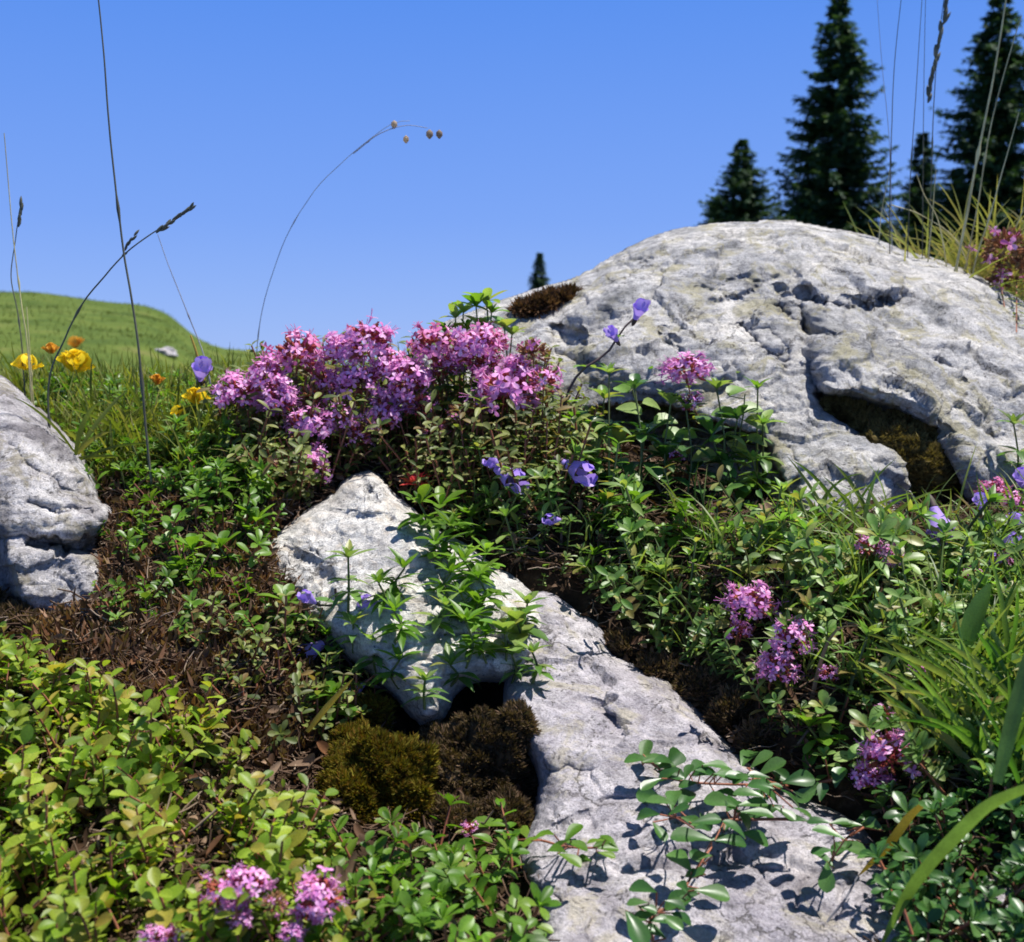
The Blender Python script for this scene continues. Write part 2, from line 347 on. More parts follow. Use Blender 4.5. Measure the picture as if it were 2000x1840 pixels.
# ------------------------------------------------------------------ ground
gc = [(-300, 1950, .5), (500, 1950, .5), (1000, 1950, .52), (1600, 1950, .53), (2300, 1950, .5),
      (0, 1700, .59), (450, 1700, .6), (800, 1720, .62), (1200, 1700, .68), (1550, 1700, .7), (1800, 1740, .6), (2200, 1650, .6),
      (0, 1450, .7), (350, 1450, .71), (620, 1520, .74), (800, 1600, .72), (950, 1500, .79), (1200, 1450, .84), (1400, 1480, .8), (1560, 1450, .73), (1900, 1450, .69), (2250, 1400, .7),
      (0, 1230, .83), (300, 1200, .84), (550, 1230, .85), (850, 1250, .92), (1150, 1200, .92), (1450, 1230, .83), (1800, 1230, .79), (2200, 1200, .82),
      (150, 1030, .98), (350, 1010, .98), (500, 1050, .97), (800, 1020, 1.02), (1050, 1020, .98), (1300, 1030, .98), (1550, 1040, .98), (1850, 1020, .97), (2200, 1020, 1.0),
      (250, 900, 1.1), (500, 900, 1.08), (750, 890, 1.1), (1000, 880, 1.12), (1300, 930, 1.12), (1700, 1000, 1.2),
      (0, 800, 1.36), (250, 820, 1.3), (500, 810, 1.27), (750, 790, 1.25), (1000, 790, 1.27)]
_w = np.array([P(*c) for c in gc])
extra = np.array([(-1.0, 1.8, .40), (-.4, 1.8, .38), (0, 1.9, .38), (.45, 1.65, .5), (.75, 1.66, .6), (1.1, 1.6, .62), (1.0, 1.2, .5), (-1.1, 1.2, .4), (-.9, .8, .3), (.9, .8, .35), (.7, 2.4, .5), (-.6, 2.4, .36)])
_w = np.vstack([_w, extra])
_g = TPS(_w[:, :2], _w[:, 2], 2e-4)
_hx = np.array([-40, -25, -16, -14, -12.6, -11.2, -9.9, -9.3, -8.6, -7.9, -6.6, -5.2, -3, 0, 5, 12, 20, 40.])
_hz = np.array([1.2, 1.8, 1.78, 1.65, 1.6, 1.42, 1.3, 1.1, .5, .24, .1, -.12, -.45, -.6, -.4, .1, .3, .3])
def gz(x, y, fine=True):
    x = np.asarray(x, float); y = np.asarray(y, float)
    xc = np.clip(x, -1.3, 1.4); yc = np.clip(y, .3, 2.4)
    near = _g(np.stack([xc, yc], -1))
    rz = np.interp(x*30/np.maximum(y, 12), _hx, _hz)
    s = np.clip((y-3)/27, 0, 1); s = s*s*(3-2*s)
    far = CAM[2] + (-.22-.004*y)*(1-s) + rz*s - np.clip(y-31, 0, None)*.035
    p = np.stack([x, y, x*0], -1)
    far = far + fbm(p*.2, 3)*.16*np.clip((y-5)/10, 0, 1)*(1-.6*np.clip((y-24)/5, 0, 1)) + fbm(p*1.4, 3)*.05*np.clip((y-2)/4, 0, 1)
    b = np.clip((y-1.7)/1.8, 0, 1); b = b*b*(3-2*b)
    z = near*(1-b)+far*b
    if fine: z = z + (fbm(p*22, 4)*.006+fbm(p*70, 2)*.0025)*(1-b)
    return z
def axis(lo, hi, step, far, g):
    a = list(np.arange(lo, hi, step)); d = step; x = a[-1]
    while x < far: d *= g; x += d; a.append(x)
    return a
ys = np.array(axis(.3, 1.75, .006, 900, 1.035))
xr = axis(0, .8, .007, 700, 1.05); xs = np.array([-t for t in xr[:0:-1]]+xr)
XX, YY = np.meshgrid(xs, ys); ZZ = gz(XX, YY)
a = Acc(); a.add(np.stack([XX, YY, ZZ], -1).reshape(-1, 3), grid_quads(len(ys), len(xs)))
ground = build("ground", a, [M_soil]); tag(ground, kind="structure")
gpoly = (np.stack([XX, YY, ZZ], -1).reshape(-1, 3), grid_quads(len(ys), len(xs)))
BG = BVHTree.FromPolygons([Vector(v) for v in gpoly[0]], [tuple(q) for q in gpoly[1].tolist()])

# ------------------------------------------------------------------ rocks
def seg_dist(p, poly, closed=True):
    poly = np.asarray(poly, float); a = poly; b = np.roll(poly, -1, 0)
    if not closed: a = poly[:-1]; b = poly[1:]
    best = np.full(len(p), 1e9); near = np.zeros((len(p), 2))
    for i in range(len(a)):
        d = b[i]-a[i]; t = np.clip(((p-a[i])@d)/(d@d+1e-12), 0, 1); q = a[i]+t[:, None]*d; r = np.linalg.norm(p-q, axis=1)
        m = r < best; best[m] = r[m]; near[m] = q[m]
    return best, near
def inside(p, poly):
    poly = np.asarray(poly, float); c = np.zeros(len(p), bool); j = len(poly)-1
    for i in range(len(poly)):
        xi, yi = poly[i]; xj, yj = poly[j]
        m = (yi > p[:, 1]) != (yj > p[:, 1])
        c ^= m & (p[:, 0] < (xj-xi)*(p[:, 1]-yi)/((yj-yi) if yj != yi else 1e-9)+xi); j = i
    return c
def vnormals(V, Q):
    d1 = V[Q[:, 2]]-V[Q[:, 0]]; d2 = V[Q[:, 3]]-V[Q[:, 1]]; n = np.cross(d1, d2); out = np.zeros_like(V)
    for k in range(4): np.add.at(out, Q[:, k], n)
    return out/(np.linalg.norm(out, axis=1)[:, None]+1e-15)
def curve2(poly, n=6, closed=True):
    poly = np.asarray(poly, float); out = []; k = len(poly)
    for i in range(k if closed else k-1):
        a, b, c, d = (poly[(i-1) % k], poly[i], poly[(i+1) % k], poly[(i+2) % k]) if closed else (poly[max(i-1, 0)], poly[i], poly[i+1], poly[min(i+2, k-1)])
        for t in np.arange(n)/n: out.append(0.5*((2*b)+(-a+c)*t+(2*a-5*b+4*c-d)*t*t+(-a+3*b-3*c+d)*t**3))
    return np.array(out)
ROCKS = []
def rock(name, label, poly, ctrl, mat, step=5, rr=110, rd=.1, amp=(.012, .004, .0012), creases=(), steps=(), thick=.8, seed=0, group="pale limestone rocks among the alpine plants"):
    pl = curve2(poly)
    rs = np.random.default_rng(seed+5)
    # ragged outline
    L = np.cumsum(np.linalg.norm(pl-np.roll(pl, 1, 0), axis=1)); q = np.stack([L/70, L*0+seed*3.1, L*0], -1)
    lo, hi = pl.min(0)-step, pl.max(0)+step
    gx = np.arange(lo[0], hi[0]+step, step); gy = np.arange(lo[1], hi[1]+step, step)
    U, Vv = np.meshgrid(gx, gy); pts = np.stack([U, Vv], -1).reshape(-1, 2)
    ins = inside(pts, pl); Q = grid_quads(len(gy), len(gx))
    keep = ins[Q].any(1); Q = Q[keep]; used = np.unique(Q); remap = -np.ones(len(pts), int); remap[used] = np.arange(len(used)); Q = remap[Q]
    p = pts[used]; i2 = ins[used]; d, near = seg_dist(p, pl); p[~i2] = near[~i2]; d[~i2] = 0
    cu = np.array(ctrl, float); Y0 = TPS(cu[:, :2], cu[:, 2], 1e-3, 1/500)(p)
    w0 = P(p[:, 0], p[:, 1], Y0)
    wob = 1+.5*fbm(w0*9+seed, 2)
    k = np.clip(d/(rr*wob), 0, 1); bul = 1-np.sqrt(np.clip(1-(1-k)**2, 0, 1))
    Y = Y0 + rd*bul
    for ln, wd, dep in creases:
        jj = p + 22*np.stack([fbm(w0*30+3, 3), fbm(w0*30+8, 3)], -1)
        dd, _ = seg_dist(jj, np.asarray(ln, float), False); Y = Y + dep*.9*np.exp(-(dd/(wd*.6)))*np.clip(d/20, 0, 1)
    for pg, wd, dep in steps:
        jj = p + 14*np.stack([fbm(w0*18+3, 3), fbm(w0*18+8, 3)], -1)
        pg = curve2(pg); dd, _ = seg_dist(jj, pg); sd = np.where(inside(jj, pg), dd, -dd)
        Y = Y + dep*np.clip(sd/(wd*.5)+.5, 0, 1)*np.clip(d/15, 0, 1)
    Vf = P(p[:, 0], p[:, 1], Y); n = vnormals(Vf, Q); n *= np.sign((n*(Vf-CAM)).sum(1)*-1)[:, None]
    fade = np.clip(d/30, .35, 1)
    wp = w0 + .02*np.stack([fbm(w0*12+1, 3), fbm(w0*12+5, 3), fbm(w0*12+9, 3)], -1)
    an = wp*np.array([.8, 1.0, 1.6])
    def cells(q, size, seed_):
        rc = np.random.default_rng(seed_); lo_, hi_ = q.min(0), q.max(0); nn_ = int(min(900, max(12, np.prod((hi_-lo_)/size+1)))); cc = rc.uniform(lo_-size*.3, hi_+size*.3, (nn_, 3))
        gg = rc.normal(size=(nn_, 3)); gg /= np.linalg.norm(gg, axis=1)[:, None]; aa = rc.uniform(-1, 1, nn_); idx = np.empty(len(q), int)
        for i in range(0, len(q), 8000): idx[i:i+8000] = ((q[i:i+8000, None]-cc[None])**2).sum(-1).argmin(1)
        return aa[idx], ((q-cc[idx])*gg[idx]).sum(1)/size
    sq = np.array([1, .8, 1.9]); wq = (w0+.03*np.stack([fbm(w0*14+2, 4), fbm(w0*14+6, 4), fbm(w0*14+12, 4)], -1))*sq
    a1, s1 = cells(wq, .1, seed+50); a2, s2 = cells(wq, .032, seed+80); m2 = np.clip(perlin(w0*7+41)*3+.45, 0, 1)
    frac = amp[0]*(.1*a1+.42*s1) + amp[1]*m2*(.15*a2+.6*s2)
    def cracks(q, wdt): return np.exp(-(perlin(q)/wdt)**2)
    facet = np.abs(fbm(an*9+seed, 2))  # broad planes meeting in soft edges
    disp = frac + amp[0]*.7*fbm(w0*8+seed, 3) + amp[0]*.5*facet + amp[1]*.6*fbm(an*32+4, 5, gain=.6) + amp[2]*1.3*fbm(w0*130, 4) \
        - amp[1]*1.1*cracks(an*13+seed, .035)*np.clip(perlin(w0*9+31)*5, 0, 1) - amp[1]*.7*cracks(an*34+seed, .05)*np.clip(perlin(w0*16+3)*5, 0, 1)\
        - amp[1]*.7*np.clip(perlin(w0*60+11)-.3, 0, 1)*6*np.clip(perlin(w0*8+7)*4-.6, 0, 1)
    Vf = Vf + n*(disp*fade)[:, None]
    # back of the rock
    bd = np.where(d > 0, 1, 0)*(thick*rd*np.sqrt(np.clip(1-(1-k)**2, 0, 1))+.25*rd*k)
    idx_in = np.where(d > 0)[0]; mp = np.arange(len(p)); mp[idx_in] = len(p)+np.arange(len(idx_in))
    Vb = P(p[idx_in, 0], p[idx_in, 1], (Y0+rd+bd)[idx_in])
    V = np.vstack([Vf, Vb]); Qb = mp[Q][:, ::-1]
    keepb = ~(Qb[:, None, :] == Q[:, ::-1][:, None, :]).all(-1).ravel(); Qb = Qb[keepb]
    a = Acc(); a.add(V, np.vstack([Q[:, ::-1], Qb])); o = build(name, a, [mat])
    tag(o, label, "rock", group)
    ROCKS.append((V, np.vstack([Q, Qb])))
    return o

boulder = rock("limestone_boulder", "largest pale grey domed boulder behind the flowers, spruces rising beyond its crest",
    [(790, 735), (830, 660), (870, 628), (930, 603), (1000, 578), (1050, 562), (1100, 548), (1150, 528), (1190, 502), (1235, 478), (1290, 455), (1340, 444), (1400, 435), (1460, 432), (1530, 427), (1580, 436), (1640, 448), (1700, 462), (1760, 485), (1850, 515), (1920, 548), (2000, 592), (2080, 640), (2180, 760), (2220, 900), (2150, 1010), (1950, 1000), (1860, 990), (1790, 1000), (1770, 1040), (1600, 1050), (1500, 1020), (1300, 1000), (1100, 960), (900, 900), (800, 820)],
    [(850, 700, 1.36), (850, 850, 1.2), (1000, 600, 1.38), (1100, 570, 1.4), (1300, 480, 1.43), (1500, 445, 1.45), (1800, 525, 1.45), (2000, 620, 1.4), (2180, 850, 1.25),
     (1100, 900, 1.17), (1300, 960, 1.1), (1500, 1000, 1.03), (1600, 1000, 1.015), (1770, 1010, 1.03), (1200, 720, 1.23), (1350, 750, 1.18), (1560, 800, 1.13), (1650, 870, 1.08), (1400, 600, 1.3), (1600, 600, 1.28), (1750, 700, 1.2), (1850, 830, 1.13), (1950, 930, 1.12), (2000, 800, 1.2), (1700, 560, 1.35)],
    M['boulder'], 3.2, 90, .1, (.017, .0042, .0015),
    creases=[([(1560, 600), (1570, 660), (1590, 720), (1600, 770)], 22, .035), ([(1520, 560), (1530, 610), (1570, 650), (1620, 660)], 14, .03), ([(1560, 560), (1610, 600), (1680, 590), (1770, 585)], 9, .03),
             ([(1450, 640), (1480, 670), (1530, 700)], 8, .022), ([(1470, 645), (1500, 640), (1540, 690), (1530, 715)], 6, .02), ([(1640, 480), (1700, 470), (1760, 490)], 6, .01),
             ([(1075, 655), (1080, 690), (1130, 705)], 10, .025), ([(1300, 490), (1260, 510), (1220, 500)], 8, .012), ([(1600, 700), (1610, 800), (1700, 850)], 12, .02),
             ([(1385, 585), (1440, 580), (1480, 560)], 6, .012), ([(1320, 650), (1330, 690), (1290, 640)], 9, .018), ([(1830, 700), (1900, 760), (1950, 850)], 25, .02), ([(1550, 880), (1556, 930), (1552, 1000)], 6, .02), ([(1480, 800), (1500, 880), (1470, 960)], 14, .02), ([(1350, 560), (1450, 545), (1560, 530)], 7, .01)],
    steps=[([(1590, 772), (1640, 768), (1720, 790), (1800, 835), (1850, 870), (1880, 920), (1900, 1000), (1810, 1040), (1782, 965), (1740, 900), (1690, 850), (1640, 815)], 16, .045),
           ([(1565, 540), (1600, 600), (1585, 680), (1600, 765), (1720, 780), (1860, 860), (1900, 1000), (2300, 1000), (2300, 600), (2000, 560), (1800, 530), (1650, 500)], 70, -.035), ([(1120, 600), (1300, 560), (1420, 620), (1440, 720), (1300, 760), (1160, 720)], 80, -.02),
           ([(1075, 650), (1130, 650), (1140, 700), (1090, 715)], 8, .02),
           ([(1120, 830), (1200, 790), (1320, 800), (1420, 830), (1490, 850), (1515, 900), (1530, 1020), (1300, 1010), (1100, 960)], 22, .12)], seed=1)
white = rock("limestone_rock", "brightest white pointed rock in the middle, below the thyme bank",
    [(720, 915), (745, 930), (775, 965), (830, 1015), (900, 1055), (965, 1095), (1020, 1125), (1065, 1180), (1070, 1260), (1010, 1325), (930, 1335), (890, 1360), (868, 1405), (820, 1418), (770, 1360), (700, 1310), (620, 1240), (545, 1195), (495, 1155), (490, 1095), (530, 1035), (590, 995), (640, 965), (672, 930)],
    [(720, 925, 1.0), (650, 980, .98), (540, 1090, .93), (560, 1170, .89), (760, 1060, .91), (900, 1090, .91), (1010, 1150, .9), (700, 1200, .83), (850, 1200, .83), (850, 1370, .77), (1000, 1290, .81), (720, 1310, .79), (710, 1000, .95)],
    M['white'], 3, 60, .07, (.012, .0045, .0012),
    creases=[([(640, 990), (700, 1010), (760, 1000), (820, 1040)], 12, .012), ([(690, 930), (735, 960)], 9, .012), ([(560, 1070), (640, 1120), (650, 1180)], 14, .01), ([(850, 1250), (950, 1230), (1010, 1260)], 12, .015)], seed=2)
slab = rock("limestone_slab", "long sloping lavender grey slab running from the middle to the bottom edge",
    [(1035, 1155), (1075, 1148), (1130, 1185), (1175, 1215), (1205, 1275), (1260, 1310), (1335, 1345), (1385, 1395), (1425, 1450), (1480, 1500), (1560, 1545), (1660, 1585), (1720, 1640), (1760, 1720), (1760, 1980), (1050, 1990), (1048, 1840), (1030, 1740), (1010, 1680), (1035, 1600), (1048, 1520), (1015, 1450), (985, 1400), (985, 1330), (990, 1250), (1005, 1190)],
    [(1050, 1165, .9), (1150, 1230, .87), (1050, 1350, .79), (1180, 1350, .8), (1100, 1480, .73), (1350, 1450, .745), (1200, 1620, .655), (1500, 1600, .665), (1100, 1800, .57), (1350, 1800, .575), (1700, 1700, .62), (1650, 1850, .56), (1300, 1950, .535), (1060, 1650, .64)],
    M['slab'], 3, 55, .06, (.01, .0035, .0009),
    creases=[([(1070, 1500), (1110, 1490), (1150, 1510)], 12, .008), ([(1080, 1620), (1180, 1560), (1300, 1560)], 16, .007), ([(1150, 1370), (1200, 1400)], 12, .007), ([(1060, 1730), (1100, 1760)], 7, .008), ([(1400, 1640), (1500, 1700), (1640, 1740)], 18, .006)], seed=3)
left = rock("limestone_rock", "grey rock with dark undercut band, cut off by the left edge of the photo",
    [(-260, 800), (-150, 740), (-60, 715), (0, 733), (50, 775), (100, 822), (140, 865), (175, 915), (195, 975), (216, 1000), (205, 1040), (192, 1062), (210, 1110), (217, 1165), (185, 1215), (120, 1235), (40, 1230), (-100, 1240), (-260, 1200), (-320, 1000)],
    [(-150, 800, 1.05), (0, 760, 1.04), (100, 850, .99), (180, 960, .94), (0, 900, .92), (100, 1000, .89), (190, 1010, .9), (0, 1040, .87), (100, 1100, .88), (200, 1130, .88), (0, 1150, .85), (100, 1200, .86), (-200, 1000, .95), (-200, 1180, .9)],
    M['leftrock'], 3.2, 60, .08, (.012, .0042, .0013),
    creases=[([(-40, 1035), (60, 1052), (140, 1068), (200, 1062)], 8, .02), ([(20, 870), (120, 960), (200, 985)], 6, .01), ([(60, 980), (150, 1000), (210, 1005)], 8, .012)],
    steps=[([(-60, 1030), (0, 1040), (20, 1110), (60, 1190), (60, 1260), (-60, 1260)], 30, .03), ([(60, 1045), (205, 1048), (195, 1078), (120, 1082), (60, 1075)], 10, .02), ([(20, 1085), (200, 1075), (230, 1120), (225, 1230), (60, 1240), (30, 1160)], 36, -.02)], seed=4)
rock("limestone_rock", "small tan grey rock wedged left of the dark crack at the bottom",
    [(935, 1700), (985, 1680), (1010, 1720), (1025, 1800), (1035, 1960), (930, 1970), (900, 1850), (915, 1760)],
    [(970, 1720, .635), (1000, 1800, .59), (950, 1850, .585), (1000, 1940, .55), (930, 1950, .56)], M['slab'], 5, 40, .05, seed=5)
rock("small_stone", "small purplish grey stone on the brown litter right of the left rock",
    [(270, 1035), (300, 1020), (335, 1030), (345, 1055), (330, 1085), (290, 1085), (268, 1062)],
    [(270, 1040, .965), (330, 1035, .965), (300, 1080, .93), (300, 1050, .945)], M['leftrock'], 4, 22, .02, (.004, .002, .001), seed=6)
rock("small_stone", "pale grey stone among glossy leaves at the bottom right corner",
    [(1900, 1700), (1960, 1690), (2060, 1710), (2080, 1800), (1990, 1840), (1920, 1800)],
    [(1900, 1700, .6), (2050, 1720, .6), (1980, 1820, .56), (1980, 1750, .575)], M['slab'], 6, 40, .03, (.006, .003, .001), seed=8)
allV = []; allQ = []; n0 = 0
for V, Q in ROCKS: allV.append(V); allQ.append(Q+n0); n0 += len(V)
BR = BVHTree.FromPolygons([Vector(v) for v in np.concatenate(allV)], [tuple(q) for q in np.concatenate(allQ).tolist()])
def hit(u, v, what='all'):
    """world point where the photo's (u, v) first meets ground or rock"""
    p = P(u, v, 1.0); d = Vector(p-CAM).normalized(); c = Vector(CAM); best = None
    for bv in ([BG, BR] if what == 'all' else [BG] if what == 'ground' else [BR]):
        h = bv.ray_cast(c, d)
        if h[0] is not None and (best is None or h[3] < best[3]): best = h
    return (np.array(best[0]), np.array(best[1])) if best else (P(u, v, 1.2), np.array([0, 0, 1.]))
def gh(x, y):
    h = BG.ray_cast(Vector((x, y, 5)), Vector((0, 0, -1))); return h[0].z if h[0] else float(gz(x, y))
def on_rock(x, y, z):
    h = BR.ray_cast(Vector((x, y, 5)), Vector((0, 0, -1))); return h[0] is not None and h[0].z > z-.002

# ------------------------------------------------------------------ shoot templates (slot 0 leaf, slot 1 stem)
def finish(a): return a.pack2()
def t_bilberry(r, H=.045, n=12, L=.0108, prof='oval'):
    a = Acc(); lean = (r.uniform(-.3, .3), r.uniform(-.3, .3))
    pth = np.array([(lean[0]*H*t*t, lean[1]*H*t*t, H*t) for t in np.linspace(0, 1, 5)]); V, Q = tube(pth, np.linspace(.0009, .0005, 5), 4); a.add(V, Q, 1)
    for i in range(n):
        t = .25+.75*i/(n-1); p = (lean[0]*H*t*t, lean[1]*H*t*t, H*t); l = L*r.uniform(.7, 1.15)*(1.0 if t < .85 else .8)
        leaf_at(a, p, i*2.4+r.uniform(-.4, .4), r.uniform(.2, .9), l, l*r.uniform(.55, .68), prof, .3, r.uniform(0, .35))
    return finish(a)
def t_rosette(r, H=.035, whorls=3, L=.014, prof='obov', k=5, w=.45, pitch=.35):
    a = Acc(); pth = np.array([(0, 0, H*t) for t in np.linspace(0, 1, 4)]); V, Q = tube(pth, .0008, 4); a.add(V, Q, 1)
    for j in range(whorls):
        t = .35+.65*j/max(whorls-1, 1); ph = r.uniform(0, 6)
        kk = k if j == whorls-1 else max(k-2, 2)
        for i in range(kk):
            l = L*r.uniform(.75, 1.1)*(1 if j < whorls-1 else .85)
            leaf_at(a, (0, 0, H*t), ph+i*6.283/kk+r.uniform(-.2, .2), pitch+(.35 if j == whorls-1 else -.1)+r.uniform(-.2, .25), l, l*w*r.uniform(.85, 1.1), prof, .25, r.uniform(.1, .45))
        if j == whorls-1:
            for i in range(3): leaf_at(a, (0, 0, H*t+.001), ph+1+i*2.1, 1.1, L*.5, L*.2, prof)
    return finish(a)
def t_thyme(r, H=.04, pairs=6, L=.007):
    a = Acc(); pth = np.array([(0, 0, H*t) for t in np.linspace(0, 1, 4)]); V, Q = tube(pth, .0007, 4); a.add(V, Q, 1)
    for j in range(pairs):
        t = .2+.8*j/(pairs-1); ph = j*1.57+r.uniform(-.3, .3)
        for i in (0, math.pi): leaf_at(a, (0, 0, H*t), ph+i, r.uniform(.1, .7), L*r.uniform(.8, 1.3), L*.45, 'oval', .3, .2)
    return finish(a)
def blade_pts(r, H, bend, n=8):
    return np.array([(bend*H*t**2, 0, H*(t-.35*abs(bend)*t**3)) for t in np.linspace(0, 1, n)])
def ribbon(a, pts, w, m=0, side=None, fold=.25):
    pts = np.asarray(pts, float); n = len(pts); t = np.gradient(pts, axis=0); t /= np.linalg.norm(t, axis=1)[:, None]+1e-12
    s = np.cross(t, side if side is not None else (0.05, 0, 1.)); bad = np.linalg.norm(s, axis=1) < .2
    s[bad] = np.cross(t[bad], (1, 0.2, 0)); s /= np.linalg.norm(s, axis=1)[:, None]; nn = np.cross(s, t)
    tt = np.linspace(0, 1, n); wd = w*np.interp(tt, [p[0] for p in PROF['blade']], [p[1] for p in PROF['blade']])/2
    V = np.stack([pts-s*wd[:, None]+nn*(fold*wd)[:, None], pts, pts+s*wd[:, None]+nn*(fold*wd)[:, None]], 1).reshape(-1, 3)
    a.add(V, grid_quads(n, 3), m)
def t_grass(r, k=7, H=.07, w=.0022, spread=.5):
    a = Acc()
    for i in range(k):
        h = H*r.uniform(.5, 1.2); pts = blade_pts(r, h, r.uniform(.1, 1.0)*spread); yaw = r.uniform(0, 6.283)
        a2 = Acc(); ribbon(a2, pts, w*r.uniform(.7, 1.3), side=(0, 0, 1.)); V, Q, qm, T, tm = a2.pack2()
        tilt = r.uniform(-.3, .3); Mx = rot('Z', yaw) @ rot('Y', tilt); a.add(V @ Mx.T + np.array([r.uniform(-.006, .006), r.uniform(-.006, .006), 0]), Q, 0)
    return finish(a)
def t_litter(r, k=9):
    a = Acc()
    for i in range(k):
        yaw = r.uniform(0, 6.283); c = np.array([r.uniform(-.012, .012), r.uniform(-.012, .012), r.uniform(.001, .012)])
        if r.random() < .45:
            l = r.uniform(.01, .035); pts = np.array([(l*(t-.5), .15*l*math.sin(t*3+i), r.uniform(-.15, .15)*l*(t-.5)*2) for t in np.linspace(0, 1, 5)])
            V, Q = tube(pts, r.uniform(.0003, .0009), 4); a.add(V @ rot('Z', yaw).T + c, Q, 1)
        else:
            l = r.uniform(.006, .014); leaf_at(a, c, yaw, r.uniform(-.5, .9), l, l*r.uniform(.3, .6), 'oval', .5, r.uniform(-.6, .9), 0, r.uniform(-1.5, 1.5))
    return finish(a)
def t_moss(r, k=14, H=.008, w=.0007):
    a = Acc()
    for i in range(k):
        h = H*r.uniform(.6, 1.3); b = np.array([r.uniform(-.003, .003), r.uniform(-.003, .003), 0]); dr = np.array([r.uniform(-.4, .4), r.uniform(-.4, .4), 1]); dr /= np.linalg.norm(dr)
        yaw = r.uniform(0, 6.28); s = np.array([math.cos(yaw), math.sin(yaw), 0])*w
        p1 = b+dr*h*.6; p2 = b+dr*h; a.add([b-s*.7, b+s*.7, p1+s, p1-s, p2], [(0, 1, 2, 3)], 0, [(3, 2, 4)])
    return finish(a)
def variants(f, nv, **k):
    return [f(random.Random(100*nv+i), **k) for i in range(nv)]
TB = variants(t_bilberry, 8); TBs = variants(t_bilberry, 6, H=.035, n=9, L=.0085)
TR = variants(t_rosette, 8); TRs = variants(t_rosette, 6, H=.022, L=.009)
TL = variants(t_rosette, 6, H=.045, whorls=4, L=.017, prof='lance', k=6, w=.3)
TT = variants(t_thyme, 8); TTt = variants(t_thyme, 6, H=.06, pairs=9, L=.0085); TG = variants(t_grass, 8); TG2 = variants(t_grass, 8, k=9, H=.05, w=.0014, spread=.9)
TGf = variants(t_grass, 6, k=14, H=.1, w=.006); TLi = variants(t_litter, 8); TM = variants(t_moss, 8)
TGl = variants(t_rosette, 6, H=.02, whorls=3, L=.012, prof='obov', k=5, w=.55, pitch=.25)

def orient(n, yaw, tilt, mix=.6):
    up = np.array([0, 0, 1.])*(1-mix)+np.asarray(n)*mix; up = up+np.array([rng.normal()*tilt, rng.normal()*tilt, 0]); up /= np.linalg.norm(up)
    x = np.cross((0, 1, .01), up); x /= np.linalg.norm(x); y = np.cross(up, x); B = np.stack([x, y, up], 1)
    return B @ rot('Z', yaw)
# sample the near ground: world-uniform
def ground_samples(n, y0=.47, y1=1.75, umin=-360, umax=2440):
    y = np.sqrt(rng.uniform(y0*y0, y1*y1, n)); u = rng.uniform(umin, umax, n); x = (u-1000)/F*y*1.0
    z = gz(x, y, False); return np.stack([x, y, z], 1)
def scatter(name, label, cat, polys, temps, mats, density, size=(.8, 1.2), tilt=.25, sink=.004, dens_noise=0.0, y0=.47, y1=1.75, avoid=(), lift=0):
    """density: shoots per square metre of ground"""
    area = .5*(y1*y1-y0*y0)*(2800/F); n = int(area*density); Pn = ground_samples(n, y0, y1)
    u, v = proj(Pn); uv = np.stack([u, v], 1); m = np.zeros(n, bool)
    for pg in polys: m |= inside(uv, pg)
    for pg in avoid: m &= ~inside(uv, pg)
    if dens_noise: m &= (fbm(Pn*14+len(name), 3)+.5*rng.random(n)) > dens_noise-.25
    a = Acc(); cnt = 0
    for p in Pn[m]:
        if on_rock(p[0], p[1], p[2]): continue
        s = rng.uniform(*size); B = orient((0, -.3, .95), rng.uniform(0, 6.283), tilt)*s
        a.merge(temps[rng.integers(len(temps))], B, p+np.array([0, 0, -sink+lift])); cnt += 1
    print(name, cnt)
    if cnt == 0: return None
    o = build(name, a, mats); tag(o, label, cat, kind="stuff"); return o

# ------------------------------------------------------------------ ground cover (nobody could count it)
scatter("leaf_litter", "brown dead leaves and twigs lying on the soil", "litter", [[(-400, 700), (2500, 700), (2500, 1950), (-400, 1950)]], TLi, [M['dry'], M['twig']], 5200, (.6, 1.2), .3, .001)
scatter("leaf_litter", "thick reddish brown litter between the left rock and the white rock", "litter", [[(200, 960), (440, 960), (560, 1050), (530, 1200), (620, 1400), (560, 1480), (380, 1400), (200, 1360), (60, 1230), (210, 1200)]], TLi, [M['dry'], M['twig']], 11000, (.45, 1.05), .5, -.002, lift=.003)
scatter("russet_moss", "fine russet dried moss and stems between the rocks", "ground cover", [[(200, 960), (560, 980), (560, 1200), (640, 1420), (540, 1500), (380, 1420), (60, 1300), (60, 1220), (210, 1200)]], TM, [M['russet']], 42000, (1.0, 2.6), .7, .001, .1)
scatter("bilberry_mat", "yellow green mat of small oval leaves filling the bottom left corner", "ground cover",
        [[(-380, 1270), (60, 1290), (170, 1350), (240, 1450), (420, 1440), (480, 1520), (560, 1660), (700, 1690), (700, 1740), (680, 1950), (-380, 1980)]], TB+TBs, [M['blue'], M['stem']], 8200, (.6, 1.3), .45, .006, .14)
scatter("leafy_mat", "green leafy mat below the moss cushions at the bottom", "ground cover",
        [[(690, 1690), (880, 1680), (1000, 1700), (1010, 1950), (650, 1950)]], TR+TB, [M['bright'], M['stem']], 3800, (.8, 1.2), .35, .004)
scatter("rosette_mat", "mid green mat of small rosettes between the white rock and the boulder", "ground cover",
        [[(830, 1000), (1000, 960), (1120, 1000), (1250, 1045), (1500, 1065), (1800, 1085), (2450, 1040), (2450, 1600), (1850, 1560), (1650, 1500), (1500, 1430), (1400, 1370), (1280, 1290), (1180, 1190), (1020, 1130), (930, 1080)]],
        TR+TRs+TL[:3]+TBs[:3]+TTt[:3], [M['green'], M['gstem']], 6500, (.45, 1.55), .5, .005, .13)
